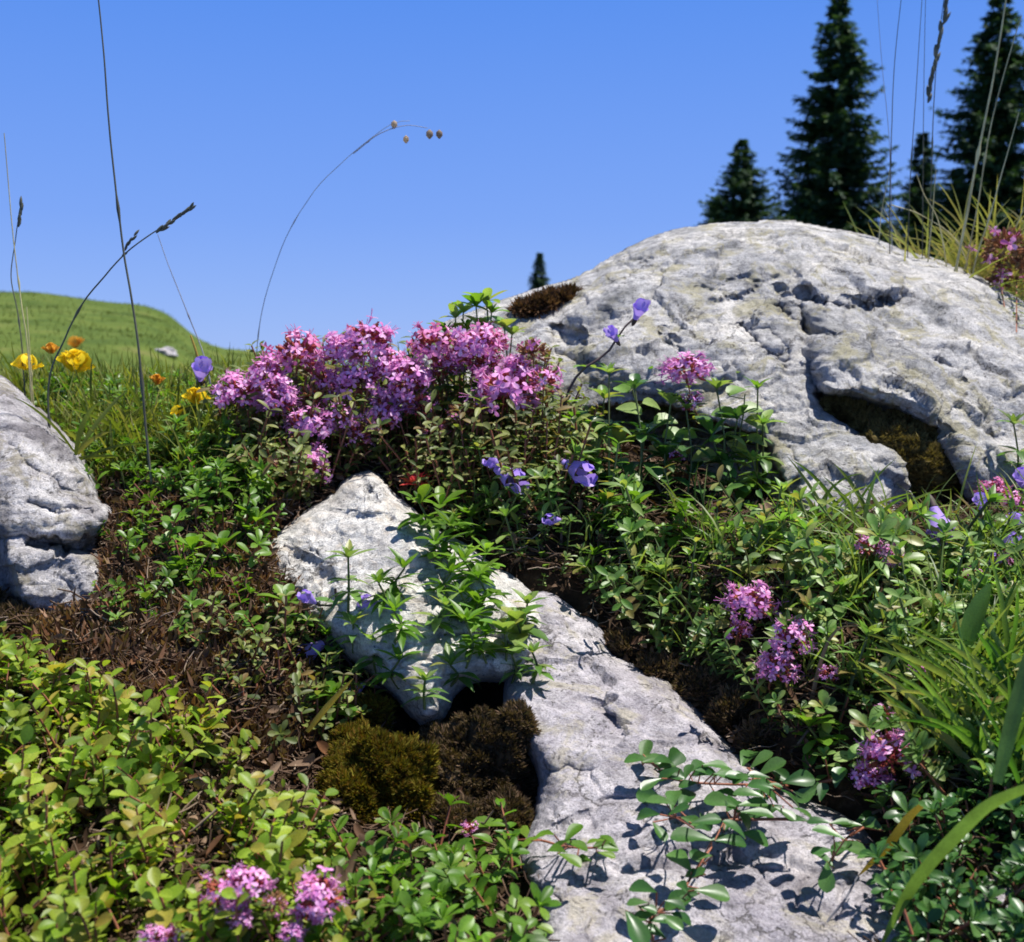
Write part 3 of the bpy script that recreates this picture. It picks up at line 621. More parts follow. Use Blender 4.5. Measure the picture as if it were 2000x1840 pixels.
scatter("thyme_mat", "olive thyme foliage under the pink flower heads", "ground cover",
        [[(420, 850), (600, 800), (1090, 800), (1150, 900), (1100, 1020), (830, 1010), (760, 960), (600, 1000), (480, 960)]], TT+TTt+TRs, [M['olive'], M['stem']], 15000, (.8, 1.6), .4, .004)
scatter("meadow_herbs", "bright green herbs and short grass between left rock and thyme bank", "ground cover",
        [[(60, 780), (520, 790), (560, 900), (580, 1010), (440, 1040), (330, 1010), (200, 970), (120, 860)]], TR+TL+TRs, [M['bright'], M['gstem']], 5000, (.6, 1.2), .35, .004, .1)
scatter("short_grass", "short meadow grass on the near crest at the left", "grass",
        [[(-380, 740), (560, 760), (560, 930), (180, 970), (60, 850), (-380, 800)]], TG+TG2, [M['meadow']], 5200, (.6, 1.2), .3, .002)
scatter("glossy_mat", "glossy dark green trailing leaves filling the bottom right corner", "ground cover",
        [[(1780, 1560), (2450, 1500), (2450, 1980), (1770, 1980), (1760, 1700)]], TGl+TR+TRs+TBs, [M['glossy'], M['stem']], 11500, (.65, 1.3), .45, .003)
scatter("glossy_mat", "sparser glossy leaves between the right rim of the slab and the lilac heads", "ground cover", [[(1480, 1380), (1800, 1380), (1900, 1600), (1700, 1640), (1560, 1520)]], TGl+TR+TRs, [M['green'], M['stem']], 8000, (.65, 1.25), .45, .003)
scatter("sprout_patches", "scattered green sprouts among the brown litter", "ground cover", [[(230, 980), (560, 960), (560, 1120), (520, 1260), (240, 1260)]], TR+TRs+TT+TB, [M['bright'], M['stem']], 5200, (.6, 1.25), .45, .002, .27)
scatter("sprout_patches", "olive sprouts at the foot of the white rock", "ground cover", [[(380, 1250), (700, 1250), (800, 1420), (640, 1480), (440, 1440)]], TT+TRs+TBs, [M['olive'], M['stem']], 6500, (.7, 1.4), .4, .002, .14)
scatter("thin_grass", "thin grass blades growing through the rosette mat", "grass",
        [[(1100, 1030), (1500, 1060), (2450, 1030), (2450, 1600), (1700, 1500), (1300, 1280)]], TG2, [M['grass']], 2200, (.6, 1.6), .4, .002)
# middle distance meadow beyond the crest
def far_tufts(name, label, n, y0, y1, temps, mats, size, urange=(-150, 900)):
    y = np.exp(rng.uniform(math.log(y0), math.log(y1), n)); u = rng.uniform(*urange, n); x = (u-1000)/F*y; z = gz(x, y); a = Acc()
    for i in range(n):
        s = rng.uniform(*size)*(y[i]/y0)**.35; a.merge(temps[rng.integers(len(temps))], orient((0, 0, 1), rng.uniform(0, 6.28), .2)*s, np.array([x[i], y[i], z[i]-.004]))
    o = build(name, a, mats); tag(o, label, "grass", kind="stuff")
far_tufts("meadow_grass", "sunlit meadow grass beyond the near crest", 5200, 1.35, 5, TG, [M['meadow']], (.5, 1.1))
far_tufts("hill_grass", "grass covering the green hill on the left", 9000, 5, 31, TGf, [M['hillg']], (.12, .34))
print("stuff done")

# ------------------------------------------------------------------ builders for the single plants
def thing(name, label, cat, loc, group=None):
    o = bpy.data.objects.new(name, None); COL.objects.link(o); o.location = loc; o.empty_display_size = .01
    return tag(o, label, cat, group)
def part(name, acc, mats, root, smooth=True):
    """mesh given in world coordinates, stored relative to its root"""
    V, Q, qm, T, tm = acc.pack2(); V = V - np.array(root.location)
    return obj(name, mk_mesh(name, (V, Q, qm, T, tm), mats, smooth), root)

def head_meshes(kind, seed):
    """a thyme flower head of radius 1: small four-lobed flowers and red calyxes around a dome"""
    r = random.Random(seed); A = Acc(); C = Acc()
    n = {'full': 56, 'mixed': 42, 'spent': 7, 'few': 20}[kind]; nc = {'full': 45, 'mixed': 75, 'spent': 90, 'few': 48}[kind]
    for i in range(n+nc):
        isf = i < n; z = r.uniform(-.55, 1.0) if isf else r.uniform(-.7, 1.0)
        ph = r.uniform(0, 6.283); q = math.sqrt(1-z*z); d = Vector((q*math.cos(ph), q*math.sin(ph), z)); d.z = d.z*.9+.15; d.normalize()
        rad = (r.uniform(.55, 1.1) if isf else r.uniform(.45, .82)); B = np.array(d.to_track_quat('Z', 'Y').to_matrix())
        B = B @ rot('Z', r.uniform(0, 6.28)) @ rot('X', r.uniform(-.5, .5)); p = np.array(d)*rad*np.array([.9, .9, .95])
        if isf:
            s = r.uniform(.85, 1.35); V, Q = tube([(0, 0, -.24), (0, 0, -.05), (0, 0, .03)], [.022, .035, .07], 5); A.add(V*s @ B.T+p, Q)
            for k in range(4):
                V, Q = leaf(.2*(1.25 if k == 0 else 1), .135, .15, .35, 'petal'); Mx = rot('Z', k*1.57+r.uniform(-.25, .25)) @ rot('Y', -r.uniform(.05, .75)); A.add((V*s @ Mx.T+np.array([0, 0, .02])) @ B.T+p, Q)
            for k in range(2):
                e = np.array([r.uniform(-.12, .12), r.uniform(-.12, .12), r.uniform(.18, .36)]); V, Q = tube([(0, 0, 0), tuple(e)], [.008, .012], 3); A.add(V @ B.T+p, Q)
        else:
            s = r.uniform(.8, 1.4); V, Q = tube([(0, 0, -.14), (0, 0, -.02), (0, 0, .08)], [.03, .055, .045], 5); C.add(V*s @ B.T+p, Q)
            for k in range(3):
                V, Q = leaf(.1, .05, .1, -.2, 'lance'); Mx = rot('Z', k*2.1) @ rot('Y', -1.1); C.add((V*s @ Mx.T+np.array([0, 0, .07])) @ B.T+p, Q)
    return A.pack2(), C.pack2()
HEADS = {}
for kd, mt in (('full', 'petal'), ('mixed', 'petal'), ('few', 'petal'), ('spent', 'pinkp'), ('pink', 'pinkp')):
    HEADS[kd] = []
    for i in range(3):
        A_, C_ = head_meshes('mixed' if kd == 'pink' else kd, 31*i+len(kd)*7)
        HEADS[kd].append((mk_mesh("flower_head", A_, [M[mt]]), mk_mesh("calyx_cluster", C_, [M['spent' if kd == 'spent' else 'calyx']])))
hcount = 0
def thyme(u, v, px, kind, label, dv=None, du=0, Y=None, group="thyme flower heads"):
    global hcount; hcount += 1; r = random.Random(hcount*13)
    dv = dv if dv is not None else px*1.2
    b, _ = hit(u+du, v+dv); Yh = Y or (1.04 if (1250 < u < 1400 and v < 900) else b[1]-(.035 if v > 1690 else .012)); c = P(u, v, Yh); rad = px*.58/F*Yh
    root = thing("thyme_sprig", label, "thyme", b, group)
    mid = (b+c)/2+np.array([r.uniform(-.006, .006), 0, 0]); pth = smooth_path([b, mid, c], 7)
    a = Acc(); V, Q = tube(pth, np.linspace(.001, .0007, 7), 5); a.add(V, Q); part("stem", a, [M['stem']], root)
    a = Acc(); L = np.linalg.norm(c-b); n = int(np.clip(L/.009, 3, 12))
    for i in range(n):
        t = .12+.85*i/n; k = min(int(t*6), 5); p = pth[k]+(pth[k+1]-pth[k])*(t*6-k)
        for s in (0, math.pi): leaf_at(a, p, i*1.57+s+r.uniform(-.3, .3), r.uniform(0, .6), r.uniform(.009, .014), r.uniform(.004, .0065), 'oval', .3, .25)
    part("leaves", a, [M['olive']], root)
    ma, mc = HEADS[kind][r.randrange(3)]; h = obj("flower_head", ma, root, c-b); h.scale = (rad*r.uniform(.95, 1.2), rad*r.uniform(.95, 1.2), rad*r.uniform(.8, 1.1)); h.rotation_euler = (r.uniform(-.3, .2), r.uniform(-.3, .3), r.uniform(0, 6))
    obj("calyx_cluster", mc, h)
    return root

def bell(a, p, d, L, r, m=0):
    """two-lipped tubular flower, mouth along d"""
    B = np.array(Vector(d).normalized().to_track_quat('X', 'Z').to_matrix())
    th = np.linspace(0, 2*math.pi, 11)[:-1]; ring = []
    for x, q in ((.2, .08), (.35, .11), (.52, .17), (.68, .23), (.74, .26)): ring.append(np.stack([np.full(10, x), q*np.cos(th), q*np.sin(th)*.85], 1))
    V = np.vstack(ring); idx = np.arange(50).reshape(5, 10); nx = np.roll(idx, -1, 1); Q = np.stack([idx[:-1], nx[:-1], nx[1:], idx[1:]], -1).reshape(-1, 4)
    a.add(V*np.array([1, 1.35, 1.35])*L @ B.T+p, Q, m)
    for ang, ln, wd, pt in ((0, .46, .46, .2), (-1.0, .4, .36, .5), (1.0, .4, .36, .5), (math.pi-.4, .3, .32, .15), (math.pi+.4, .3, .32, .15)):
        V, Q = leaf(ln, wd, -.1, .45, 'petal'); Mx = rot('X', ang) @ np.array([[math.cos(pt), 0, math.sin(pt)], [0, 1, 0], [-math.sin(pt), 0, math.cos(pt)]])
        V = V @ rot('X', 0).T; V = np.stack([V[:, 0], V[:, 1], V[:, 2]], 1)
        # lobe leaves the rim, pointing forward and outward (down for ang 0)
        Mo = rot('X', ang) @ np.array([[1, 0, 0], [0, 1, 0], [0, 0, 1]]); off = Mo @ np.array([.7, 0, -.29]); V2 = V @ np.array([[.75, 0, .66], [0, 1, 0], [-.66, 0, .75]])
        a.add((V2 @ Mo.T+off)*L @ B.T+p, Q, m)
def violet(fl, path, label, Yf=None, leaves=6, lpx=40, lprof='oval', stem='dstem', group="violet two-lipped flowers", base_ground=True, lm='green'):
    """fl: (u, v, px, angle in the picture) per flower; path: stem in picture units, root first"""
    b, _ = hit(*path[0]); Y = Yf or b[1]-.005; r = random.Random(int(fl[0][0]))
    pts = [b]+[P(u, v, Y+r.uniform(-.006, .006)) for u, v in path[1:]]; pth = smooth_path(pts, 16) if len(pts) > 2 else np.linspace(pts[0], pts[1], 16)
    root = thing("violet_flower", label, "wildflower", b, group)
    a = Acc(); V, Q = tube(pth, np.linspace(.0018, .001, 16), 6); a.add(V, Q)
    for i, (u, v, px, ang) in enumerate(fl):
        L = px/F*Y; d = np.array([math.cos(ang), -.55, math.sin(ang)]); d /= np.linalg.norm(d); c = P(u, v, Y-.003); st = c-d*L*.5
        j = np.argmin(np.linalg.norm(pth-st, axis=1)); V, Q = tube(smooth_path([pth[j], (pth[j]+st)/2-d*L*.1, st], 5), .0009, 5); a.add(V, Q)
    part("stem", a, [M[stem]], root)
    for i, (u, v, px, ang) in enumerate(fl):
        L = px/F*Y; d = np.array([math.cos(ang), -.55, math.sin(ang)]); d /= np.linalg.norm(d); c = P(u, v, Y-.003)
        A = Acc(); bell(A, c-d*L*.5, d, L*1.1, r); f = part("flower", A, [M['violet']], root)
        C = Acc(); st = c-d*L*.62; V, Q = tube([st, st+d*L*.15, st+d*L*.32], [L*.04, L*.1, L*.11], 6); C.add(V, Q)
        cal = part("calyx", C, [M['dstem']], root); cal.parent = f; 
    a = Acc(); l0 = lpx/F*Y
    for i in range(leaves):
        t = .1+.8*i/max(leaves-1, 1); p = pth[int(t*15)]
        for s in (0, math.pi): leaf_at(a, p, i*1.3+s+r.uniform(-.3, .3), r.uniform(.2, .9), l0*r.uniform(.7, 1.1), l0*.42, lprof, .35, .3)
    if leaves: part("leaves", a, [M[lm]], root)
    return root

def shoot(u, v, px, kind, label, dv=None, du=0, Y=None, group="leafy shoots"):
    """a single leafy shoot whose tip shows at (u, v)"""
    r = random.Random(int(u*7+v)); dv = dv if dv is not None else px*.9
    b, n = hit(u+du, v+dv); Yh = Y or b[1]-.006; c = P(u, v, Yh); L = px/F*Yh; root = thing("leafy_shoot", label, "plant", b, group)
    pth = smooth_path([b, (b+c)/2+np.array([r.uniform(-.2, .2)*L, 0, 0]), c], 6); a = Acc(); V, Q = tube(pth, np.linspace(.0012, .0008, 6), 5); a.add(V, Q)
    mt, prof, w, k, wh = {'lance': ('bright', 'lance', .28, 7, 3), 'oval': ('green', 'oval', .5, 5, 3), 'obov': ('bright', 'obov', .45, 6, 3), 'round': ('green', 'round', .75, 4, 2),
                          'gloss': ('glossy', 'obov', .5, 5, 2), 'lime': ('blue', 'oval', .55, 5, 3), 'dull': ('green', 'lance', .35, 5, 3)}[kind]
    part("stem", a, [M['gstem']], root); a = Acc(); ln = L*.55
    for j in range(wh):
        t = 1-.3*j; p = pth[max(int(t*5), 0)]; ph = r.uniform(0, 6)
        for i in range(k):
            l = ln*r.uniform(.75, 1.15); leaf_at(a, p, ph+i*6.283/k+r.uniform(-.25, .25), (.75 if j == 0 else .2)+r.uniform(-.35, .3), l, l*w*r.uniform(.85, 1.15), prof, .3, r.uniform(.1, .5))
        if j == 0:
            for i in range(3): leaf_at(a, p, ph+i*2+.5, 1.2, ln*.55, ln*.2, prof)
    part("leaves", a, [M[mt]], root); return root

def trailing(path, leaves, label, lift=.016, mat='glossy', prof='obov', w=.5, name="trailing_sprig", group="trailing sprigs on the slab", cat="sprig", rad=.0009, Y=None, hang=None):
    """path and leaves in picture units; leaf: (u, v of its middle, angle, length px)"""
    r = random.Random(int(path[0][0]))
    def at(u, v, l):
        if Y: return P(u, v, Y(u, v) if callable(Y) else Y), np.array([0, -.6, .8])
        h, n = hit(u, v); d = h-CAM; d /= np.linalg.norm(d); n = n*np.sign(-(n@d)); return h-d*l/max(abs(n@d), .4), n
    pts = [at(u, v, lift*.7)[0] for u, v in path]
    ends = at(*path[0], 0)[0]; 
    root = thing(name, label, cat, pts[0], group); pth = smooth_path(pts, 6*len(pts)); a = Acc(); V, Q = tube(pth, np.linspace(rad*1.2, rad*.7, len(pth)), 6); a.add(V, Q)
    A = Acc()
    if not Y: leaves = list(leaves)+[(u_+r.uniform(-16, 16), v_+r.uniform(-22, 22), r.uniform(-1, 4), r.uniform(34, 52)) for (u_, v_) in [(path[i][0]*(1-t)+path[i+1][0]*t, path[i][1]*(1-t)+path[i+1][1]*t) for i in range(len(path)-1) for t in (.25, .75)]]
    for (u, v, ang, px) in leaves:
        c, n = at(u, v, lift*r.uniform(.8, 1.5)); L = px/F*c[1]; dr = np.array([math.cos(ang), 0, math.sin(ang)]); dr = dr*1.0
        n2 = n*.55+np.array([r.uniform(-.35, .35), -.15, .4]); n2 /= np.linalg.norm(n2); x = dr-n2*(dr@n2); x /= np.linalg.norm(x); y = np.cross(n2, x)
        L *= 1.12; L *= .8 if prof == 'round' else 1; V, Q = leaf(L, L*(w+.06)*r.uniform(.9, 1.1), .35, r.uniform(.05, .35), prof); B = np.stack([x, y, n2], 1); A.add((V-np.array([L*.5, 0, 0])) @ B.T+c, Q)
        st = c-x*L*.5; j = np.argmin(np.linalg.norm(pth-st, axis=1))
        if np.linalg.norm(pth[j]-st) > .002: V, Q = tube(smooth_path([pth[j], (pth[j]+st)/2, st], 4), rad*.55, 4); a.add(V, Q)
    part("stem", a, [M['stem' if mat != 'green' else 'gstem']], root); part("leaves", A, [M[mat]], root); return root

# ------------------------------------------------------------------ thyme
T_ = [
 (580, 700, 95, 'pink', "rosy pink thyme head standing highest at the left end of the bank", 200),
 (522, 742, 80, 'full', "lilac thyme head low on the left end of the bank, left of the rosy one", 170),
 (468, 778, 80, 'full', "pale lilac thyme head beside the outermost violet flower of the bank", 130),
 (548, 785, 70, 'full', "small lilac thyme head tucked below the rosy head of the bank", 140),
 (612, 782, 70, 'spent', "brownish red spent thyme head among lilac ones, left half of the bank", 130),
 (668, 690, 80, 'full', "lilac thyme head touching the left side of the tallest head", 210),
 (715, 672, 105, 'mixed', "tallest thyme head of the bank, pink over dark red, against the sky", 230),
 (700, 750, 80, 'mixed', "dark red and lilac thyme head right under the tallest head", 150),
 (760, 722, 75, 'full', "lilac thyme head low against the sky right of the tallest head", 180),
 (795, 752, 90, 'full', "broad lilac thyme head in the dip of the bank before the boulder begins", 160),
 (815, 795, 60, 'few', "thin violet thyme head with few flowers below the dip of the bank", 120),
 (745, 812, 80, 'full', "bright pink lilac thyme head above the peak of the white rock", 100),
 (605, 838, 90, 'full', "bright lilac thyme head lowest in the left half of the bank", 95),
 (665, 825, 70, 'full', "lilac thyme head between the lowest left head and the one above the white rock", 105),
 (845, 680, 90, 'pink', "dark rosy thyme head touching the left edge of the boulder crest", 220),
 (868, 720, 60, 'few', "small lilac thyme head just below the dark rosy one", 170),
 (925, 682, 85, 'full', "lilac thyme head below the green leaves on the boulder's left shoulder", 220),
 (962, 672, 55, 'pink', "small pink head right above the drooping cluster at the right of the bank", 220),
 (898, 712, 60, 'full', "small pale lilac head between the two taller heads before the boulder", 180),
 (952, 715, 60, 'pink', "rosy head half hidden under the lilac one before the boulder", 180),
 (985, 772, 105, 'full', "large lilac thyme head with a dark red middle, right half of the bank", 150),
 (1042, 690, 70, 'spent', "tall rusty brown thyme head at the right end of the bank", 220),
 (1062, 750, 65, 'few', "faded pink and brown head under the tall rusty one", 170),
 (905, 815, 75, 'spent', "wide rusty spent head in the lower right half of the bank", 110),
 (850, 838, 65, 'spent', "small rusty spent head left of the wide rusty one", 90),
 (945, 800, 50, 'spent', "narrow rusty head right beside the large lilac head", 120),
 (640, 752, 60, 'pink', "rosy head wedged between the dark red one and the rusty one of the left half", 140),
 (775, 790, 60, 'full', "pale lilac head filling the gap right above the bright one over the white rock", 110),
 (1010, 720, 60, 'mixed', "small red and lilac head above the large one in the right half", 180),
 (825, 742, 55, 'mixed', "small crimson and lilac head at the right side of the dip in the bank", 150),
 (560, 800, 50, 'spent', "tiny rusty head at the underside of the bank's left half", 100),
 (700, 858, 50, 'few', "small pink head hanging lowest above the white rock's peak", 60),
 (605, 912, 75, 'full', "violet shaded thyme head just left of the white rock's peak", 40),
 (510, 912, 60, 'spent', "red brown bud head low at the left foot of the bank", 45),
 (1340, 728, 85, 'full', "lilac thyme head alone against the grey boulder face", 110),
 (1352, 788, 45, 'few', "small pink head hanging under the lone head on the boulder face", 60),
 (1318, 890, 40, 'few', "tiny pink head in the dark hollow under the boulder", 60),
 (1692, 1070, 55, 'few', "small pink head left of the grey green blade, below the boulder's lower lobe", 60),
 (1738, 1090, 50, 'full', "small lilac head next to the grey grass blade at the right", 60),
 (1465, 1182, 85, 'full', "bright lilac head, upper one of the row right of the slab's top", 60),
 (1442, 1235, 50, 'few', "small pale pink head directly below the upper one of the row", 45),
 (1548, 1252, 75, 'full', "lilac head in the middle of the row right of the slab", 70),
 (1518, 1312, 75, 'full', "violet shaded head, lowest of the row right of the slab", 60),
 (1618, 1318, 36, 'few', "tiny pale head right of the lowest one of the row", 45),
 (1900, 1130, 45, 'few', "small dull pink head at the right between two violet flowers", 50),
 (1940, 960, 55, 'pink', "reddish pink head against the boulder's foot near the right edge", 60),
 (1985, 985, 50, 'mixed', "lilac and red head at the right edge below the reddish one", 60),
 (1870, 1060, 40, 'few', "tiny pink head right of the large deep violet flower", 50),
 (1800, 1310, 40, 'full', "small pale lilac head before the lush grass at the right", 50),
 (1738, 1478, 105, 'mixed', "large pink head above the yellow straw at the lower right", 70),
 (1700, 1525, 65, 'full', "violet head tucked under the large pink one at the lower right", 40),
 (1722, 1392, 34, 'few', "tiny pink head above the large one at the lower right", 50),
 (1960, 1092, 40, 'few', "small pink head near the right edge, among dark stems", 50),
 (432, 1742, 75, 'few', "thin lilac head with dark red middle at the bottom left", 80),
 (484, 1735, 85, 'mixed', "tallest pink head of the clump at the bottom left", 90),
 (472, 1800, 45, 'full', "round lilac head at the very bottom of the bottom left clump", 40),
 (538, 1765, 60, 'spent', "rusty spent head between the two pink ones at the bottom left", 80),
 (622, 1752, 90, 'mixed', "pink and crimson head at the right of the bottom left clump", 80),
 (572, 1822, 45, 'full', "small lilac head cut by the bottom edge under the crimson one", 30),
 (455, 1775, 55, 'full', "lilac head in front of the thin and the tall pink ones at the bottom left", 50),
 (600, 1785, 55, 'pink', "crimson pink head right below the large crimson one at the bottom left", 40),
 (335, 1838, 45, 'few', "pale head on the bottom edge, second from the left", 25),
 (300, 1832, 45, 'full', "half seen lilac head on the bottom edge among yellow green leaves", 30),
 (918, 1620, 34, 'few', "tiny magenta head beneath the brown moss", 30),
 (1962, 490, 100, 'spent', "wine red thyme clump on the grassy bank behind the boulder, at the right edge", 50),
 (1985, 540, 100, 'spent', "lower wine red clump cut off by the right edge behind the boulder", 50),
]
for t in T_:
    u, v, px, kd, lb, dv = t
    if lb.find("behind the boulder") >= 0: thyme(u, v, px, kd, lb, dv+60, Y=1.5)
    else: thyme(u, v, px, kd, lb, dv)

# ------------------------------------------------------------------ violet flowers
violet([(985, 925, 75, -.5), (970, 905, 40, 2.8)], [(1010, 1010), (1015, 960), (1000, 915)], "broad violet flower drooping to the left above the middle of the green mat", leaves=4)
violet([(1117, 912, 75, -.45)], [(1090, 1000), (1088, 950), (1105, 905)], "broad violet flower at the foot of the curved dark stem", leaves=4)
violet([(1085, 1015, 38, 3.0)], [(1095, 1070), (1098, 1030)], "small pale violet bud below the broad drooping flowers", leaves=2)
violet([(1246, 612, 46, 1.2), (1200, 658, 38, 2.2)], [(1110, 880), (1100, 800), (1130, 730), (1185, 690), (1215, 645), (1238, 622)], "violet flower topping the long curved dark stem in front of the boulder", Yf=1.06, leaves=5, lpx=38)
violet([(612, 1268, 80, 3.6)], [(700, 1330), (680, 1290), (640, 1255)], "brightest violet flower, at the left end of the hairy stem before the white rock", leaves=2, lpx=60)
violet([(608, 1172, 42, 2.4), (704, 1182, 48, .6)], [(740, 1340), (700, 1290), (665, 1230), (655, 1150)], "pair of small violet flowers on a leafy fork over the foot of the white rock", leaves=6, lpx=75, lprof='lance')
violet([(700, 1345, 48, 3.8)], [(760, 1350), (720, 1335)], "shaded violet flower under the fork before the white rock", leaves=1)
violet([(392, 730, 55, 1.2), (425, 782, 45, -1.2)], [(440, 860), (425, 800), (400, 745)], "violet flower at the far left end of the thyme bank beside yellow petals", leaves=3)
violet([(1830, 1012, 80, -1.4)], [(1835, 1090), (1840, 1040), (1835, 1000)], "large deep violet flower right of the boulder's lower lobe", leaves=3)
violet([(1962, 1060, 45, .6)], [(1940, 1120), (1950, 1080)], "small pale violet flower near the right edge", leaves=2)
violet([(1995, 940, 45, 1.8)], [(1985, 1010), (1990, 970)], "violet flower cut by the right edge against the boulder", leaves=3)
violet([(1885, 1080, 42, 2.9)], [(1910, 1120), (1900, 1090)], "dim violet flower between the deep violet one and the right edge", leaves=2)
violet([(1925, 1095, 40, .3)], [(1930, 1140), (1928, 1110)], "violet flower with its mouth to the right, between the dim and the pale one", leaves=2)
violet([(1915, 985, 40, 1.9)], [(1925, 1060), (1920, 1010)], "small upright violet flower right of the large deep violet one", leaves=4, lpx=50)
violet([(1990, 1020, 45, 2.6)], [(1980, 1090), (1985, 1050)], "violet flower on the right edge below the one against the boulder", leaves=3, lpx=50)
violet([(1968, 1160, 34, 2.0)], [(1975, 1200), (1972, 1175)], "tiny violet flower low at the right edge above the lush grass", leaves=1)

# ------------------------------------------------------------------ yellow vetch flowers
def vetch(u, v, px, label, mat='yellow', n=5, dv=90, Y=None, du=0):
    b, _ = hit(u+du, v+dv); Yh = Y or b[1]-.01; c = P(u, v, Yh); r = random.Random(int(u)); R_ = px*.5/F*Yh
    root = thing("yellow_vetch", label, "wildflower", b, "yellow vetch flowers in the meadow"); a = Acc()
    pth = smooth_path([b, (b+c)/2+np.array([.004, 0, 0]), c-np.array([0, 0, R_*.6])], 7); V, Q = tube(pth, .0011, 5); a.add(V, Q)
    part("stem", a, [M['gstem']], root)
    for i in range(n):
        A = Acc(); yaw = i*6.283/n+r.uniform(-.3, .3); B = rot('Z', yaw) @ rot('Y', -r.uniform(.35, 1.25)); o = c-np.array([0, 0, R_*.4]); s = R_*1.15
        def ad(V, Q): A.add(V*s @ B.T+o, Q)
        V, Q = tube([(.1, 0, 0), (.35, 0, .02), (.5, 0, .03)], [.05, .1, .13], 6); ad(V, Q)
        V, Q = leaf(.62, .7, -.35, -.5, 'round'); ad(V @ rot('Y', -.9).T+np.array([.45, 0, .05]), Q)
        for sd in (-1, 1): V, Q = leaf(.5, .26, .4, .2, 'obov'); ad(V @ rot('X', sd*1.0).T+np.array([.45, sd*.06, -.02]), Q)
        V, Q = leaf(.5, .22, .9, -.4, 'oval'); ad(V+np.array([.42, 0, -.1]), Q)
        part("floret", A, [M[mat]], root)
    a = Acc()
    for i in range(10): leaf_at(a, pth[1+i//2], i*1.3, r.uniform(.1, .8), .012, .006, 'oval')
    part("leaves", a, [M['bright']], root)
vetch(145, 712, 85, "large bright yellow vetch flower above the left rock", n=8, dv=110)
vetch(52, 712, 60, "small golden vetch flower at the far left, just over the left rock", 'yellow', 5, 60, Y=1.12)
vetch(100, 684, 42, "orange vetch bud between the golden and the bright yellow flower", 'orange', 4, 120)
vetch(148, 672, 45, "orange vetch florets standing on top of the bright yellow flower", 'orange', 4, 120)
vetch(306, 745, 42, "lone pale orange vetch bud in the meadow between the left rock and the bank", 'orange', 4, 100)
vetch(382, 778, 62, "yellow vetch flower touching the left end of the thyme bank", n=6, dv=100)
vetch(348, 806, 42, "small golden vetch floret hanging left of the one at the thyme bank", 'yellow', 3, 80)
def redbud(u, v, px):
    b, _ = hit(u, v+40); c = P(u, v, b[1]-.01); root = thing("red_leaf_rosette", "scarlet rosette of leaflets beside the white rock's peak", "plant", b); r = random.Random(3); L = px*.55/F*c[1]
    a = Acc(); V, Q = tube([b, c], .001, 5); a.add(V, Q); part("stem", a, [M['stem']], root); a = Acc()
    for i in range(16): leaf_at(a, c, i*2.4, r.uniform(-.1, 1.1), L*r.uniform(.7, 1.1), L*.4, 'lance', .4, .2)
    part("leaves", a, [M['redbud']], root)
redbud(812, 948, 75)

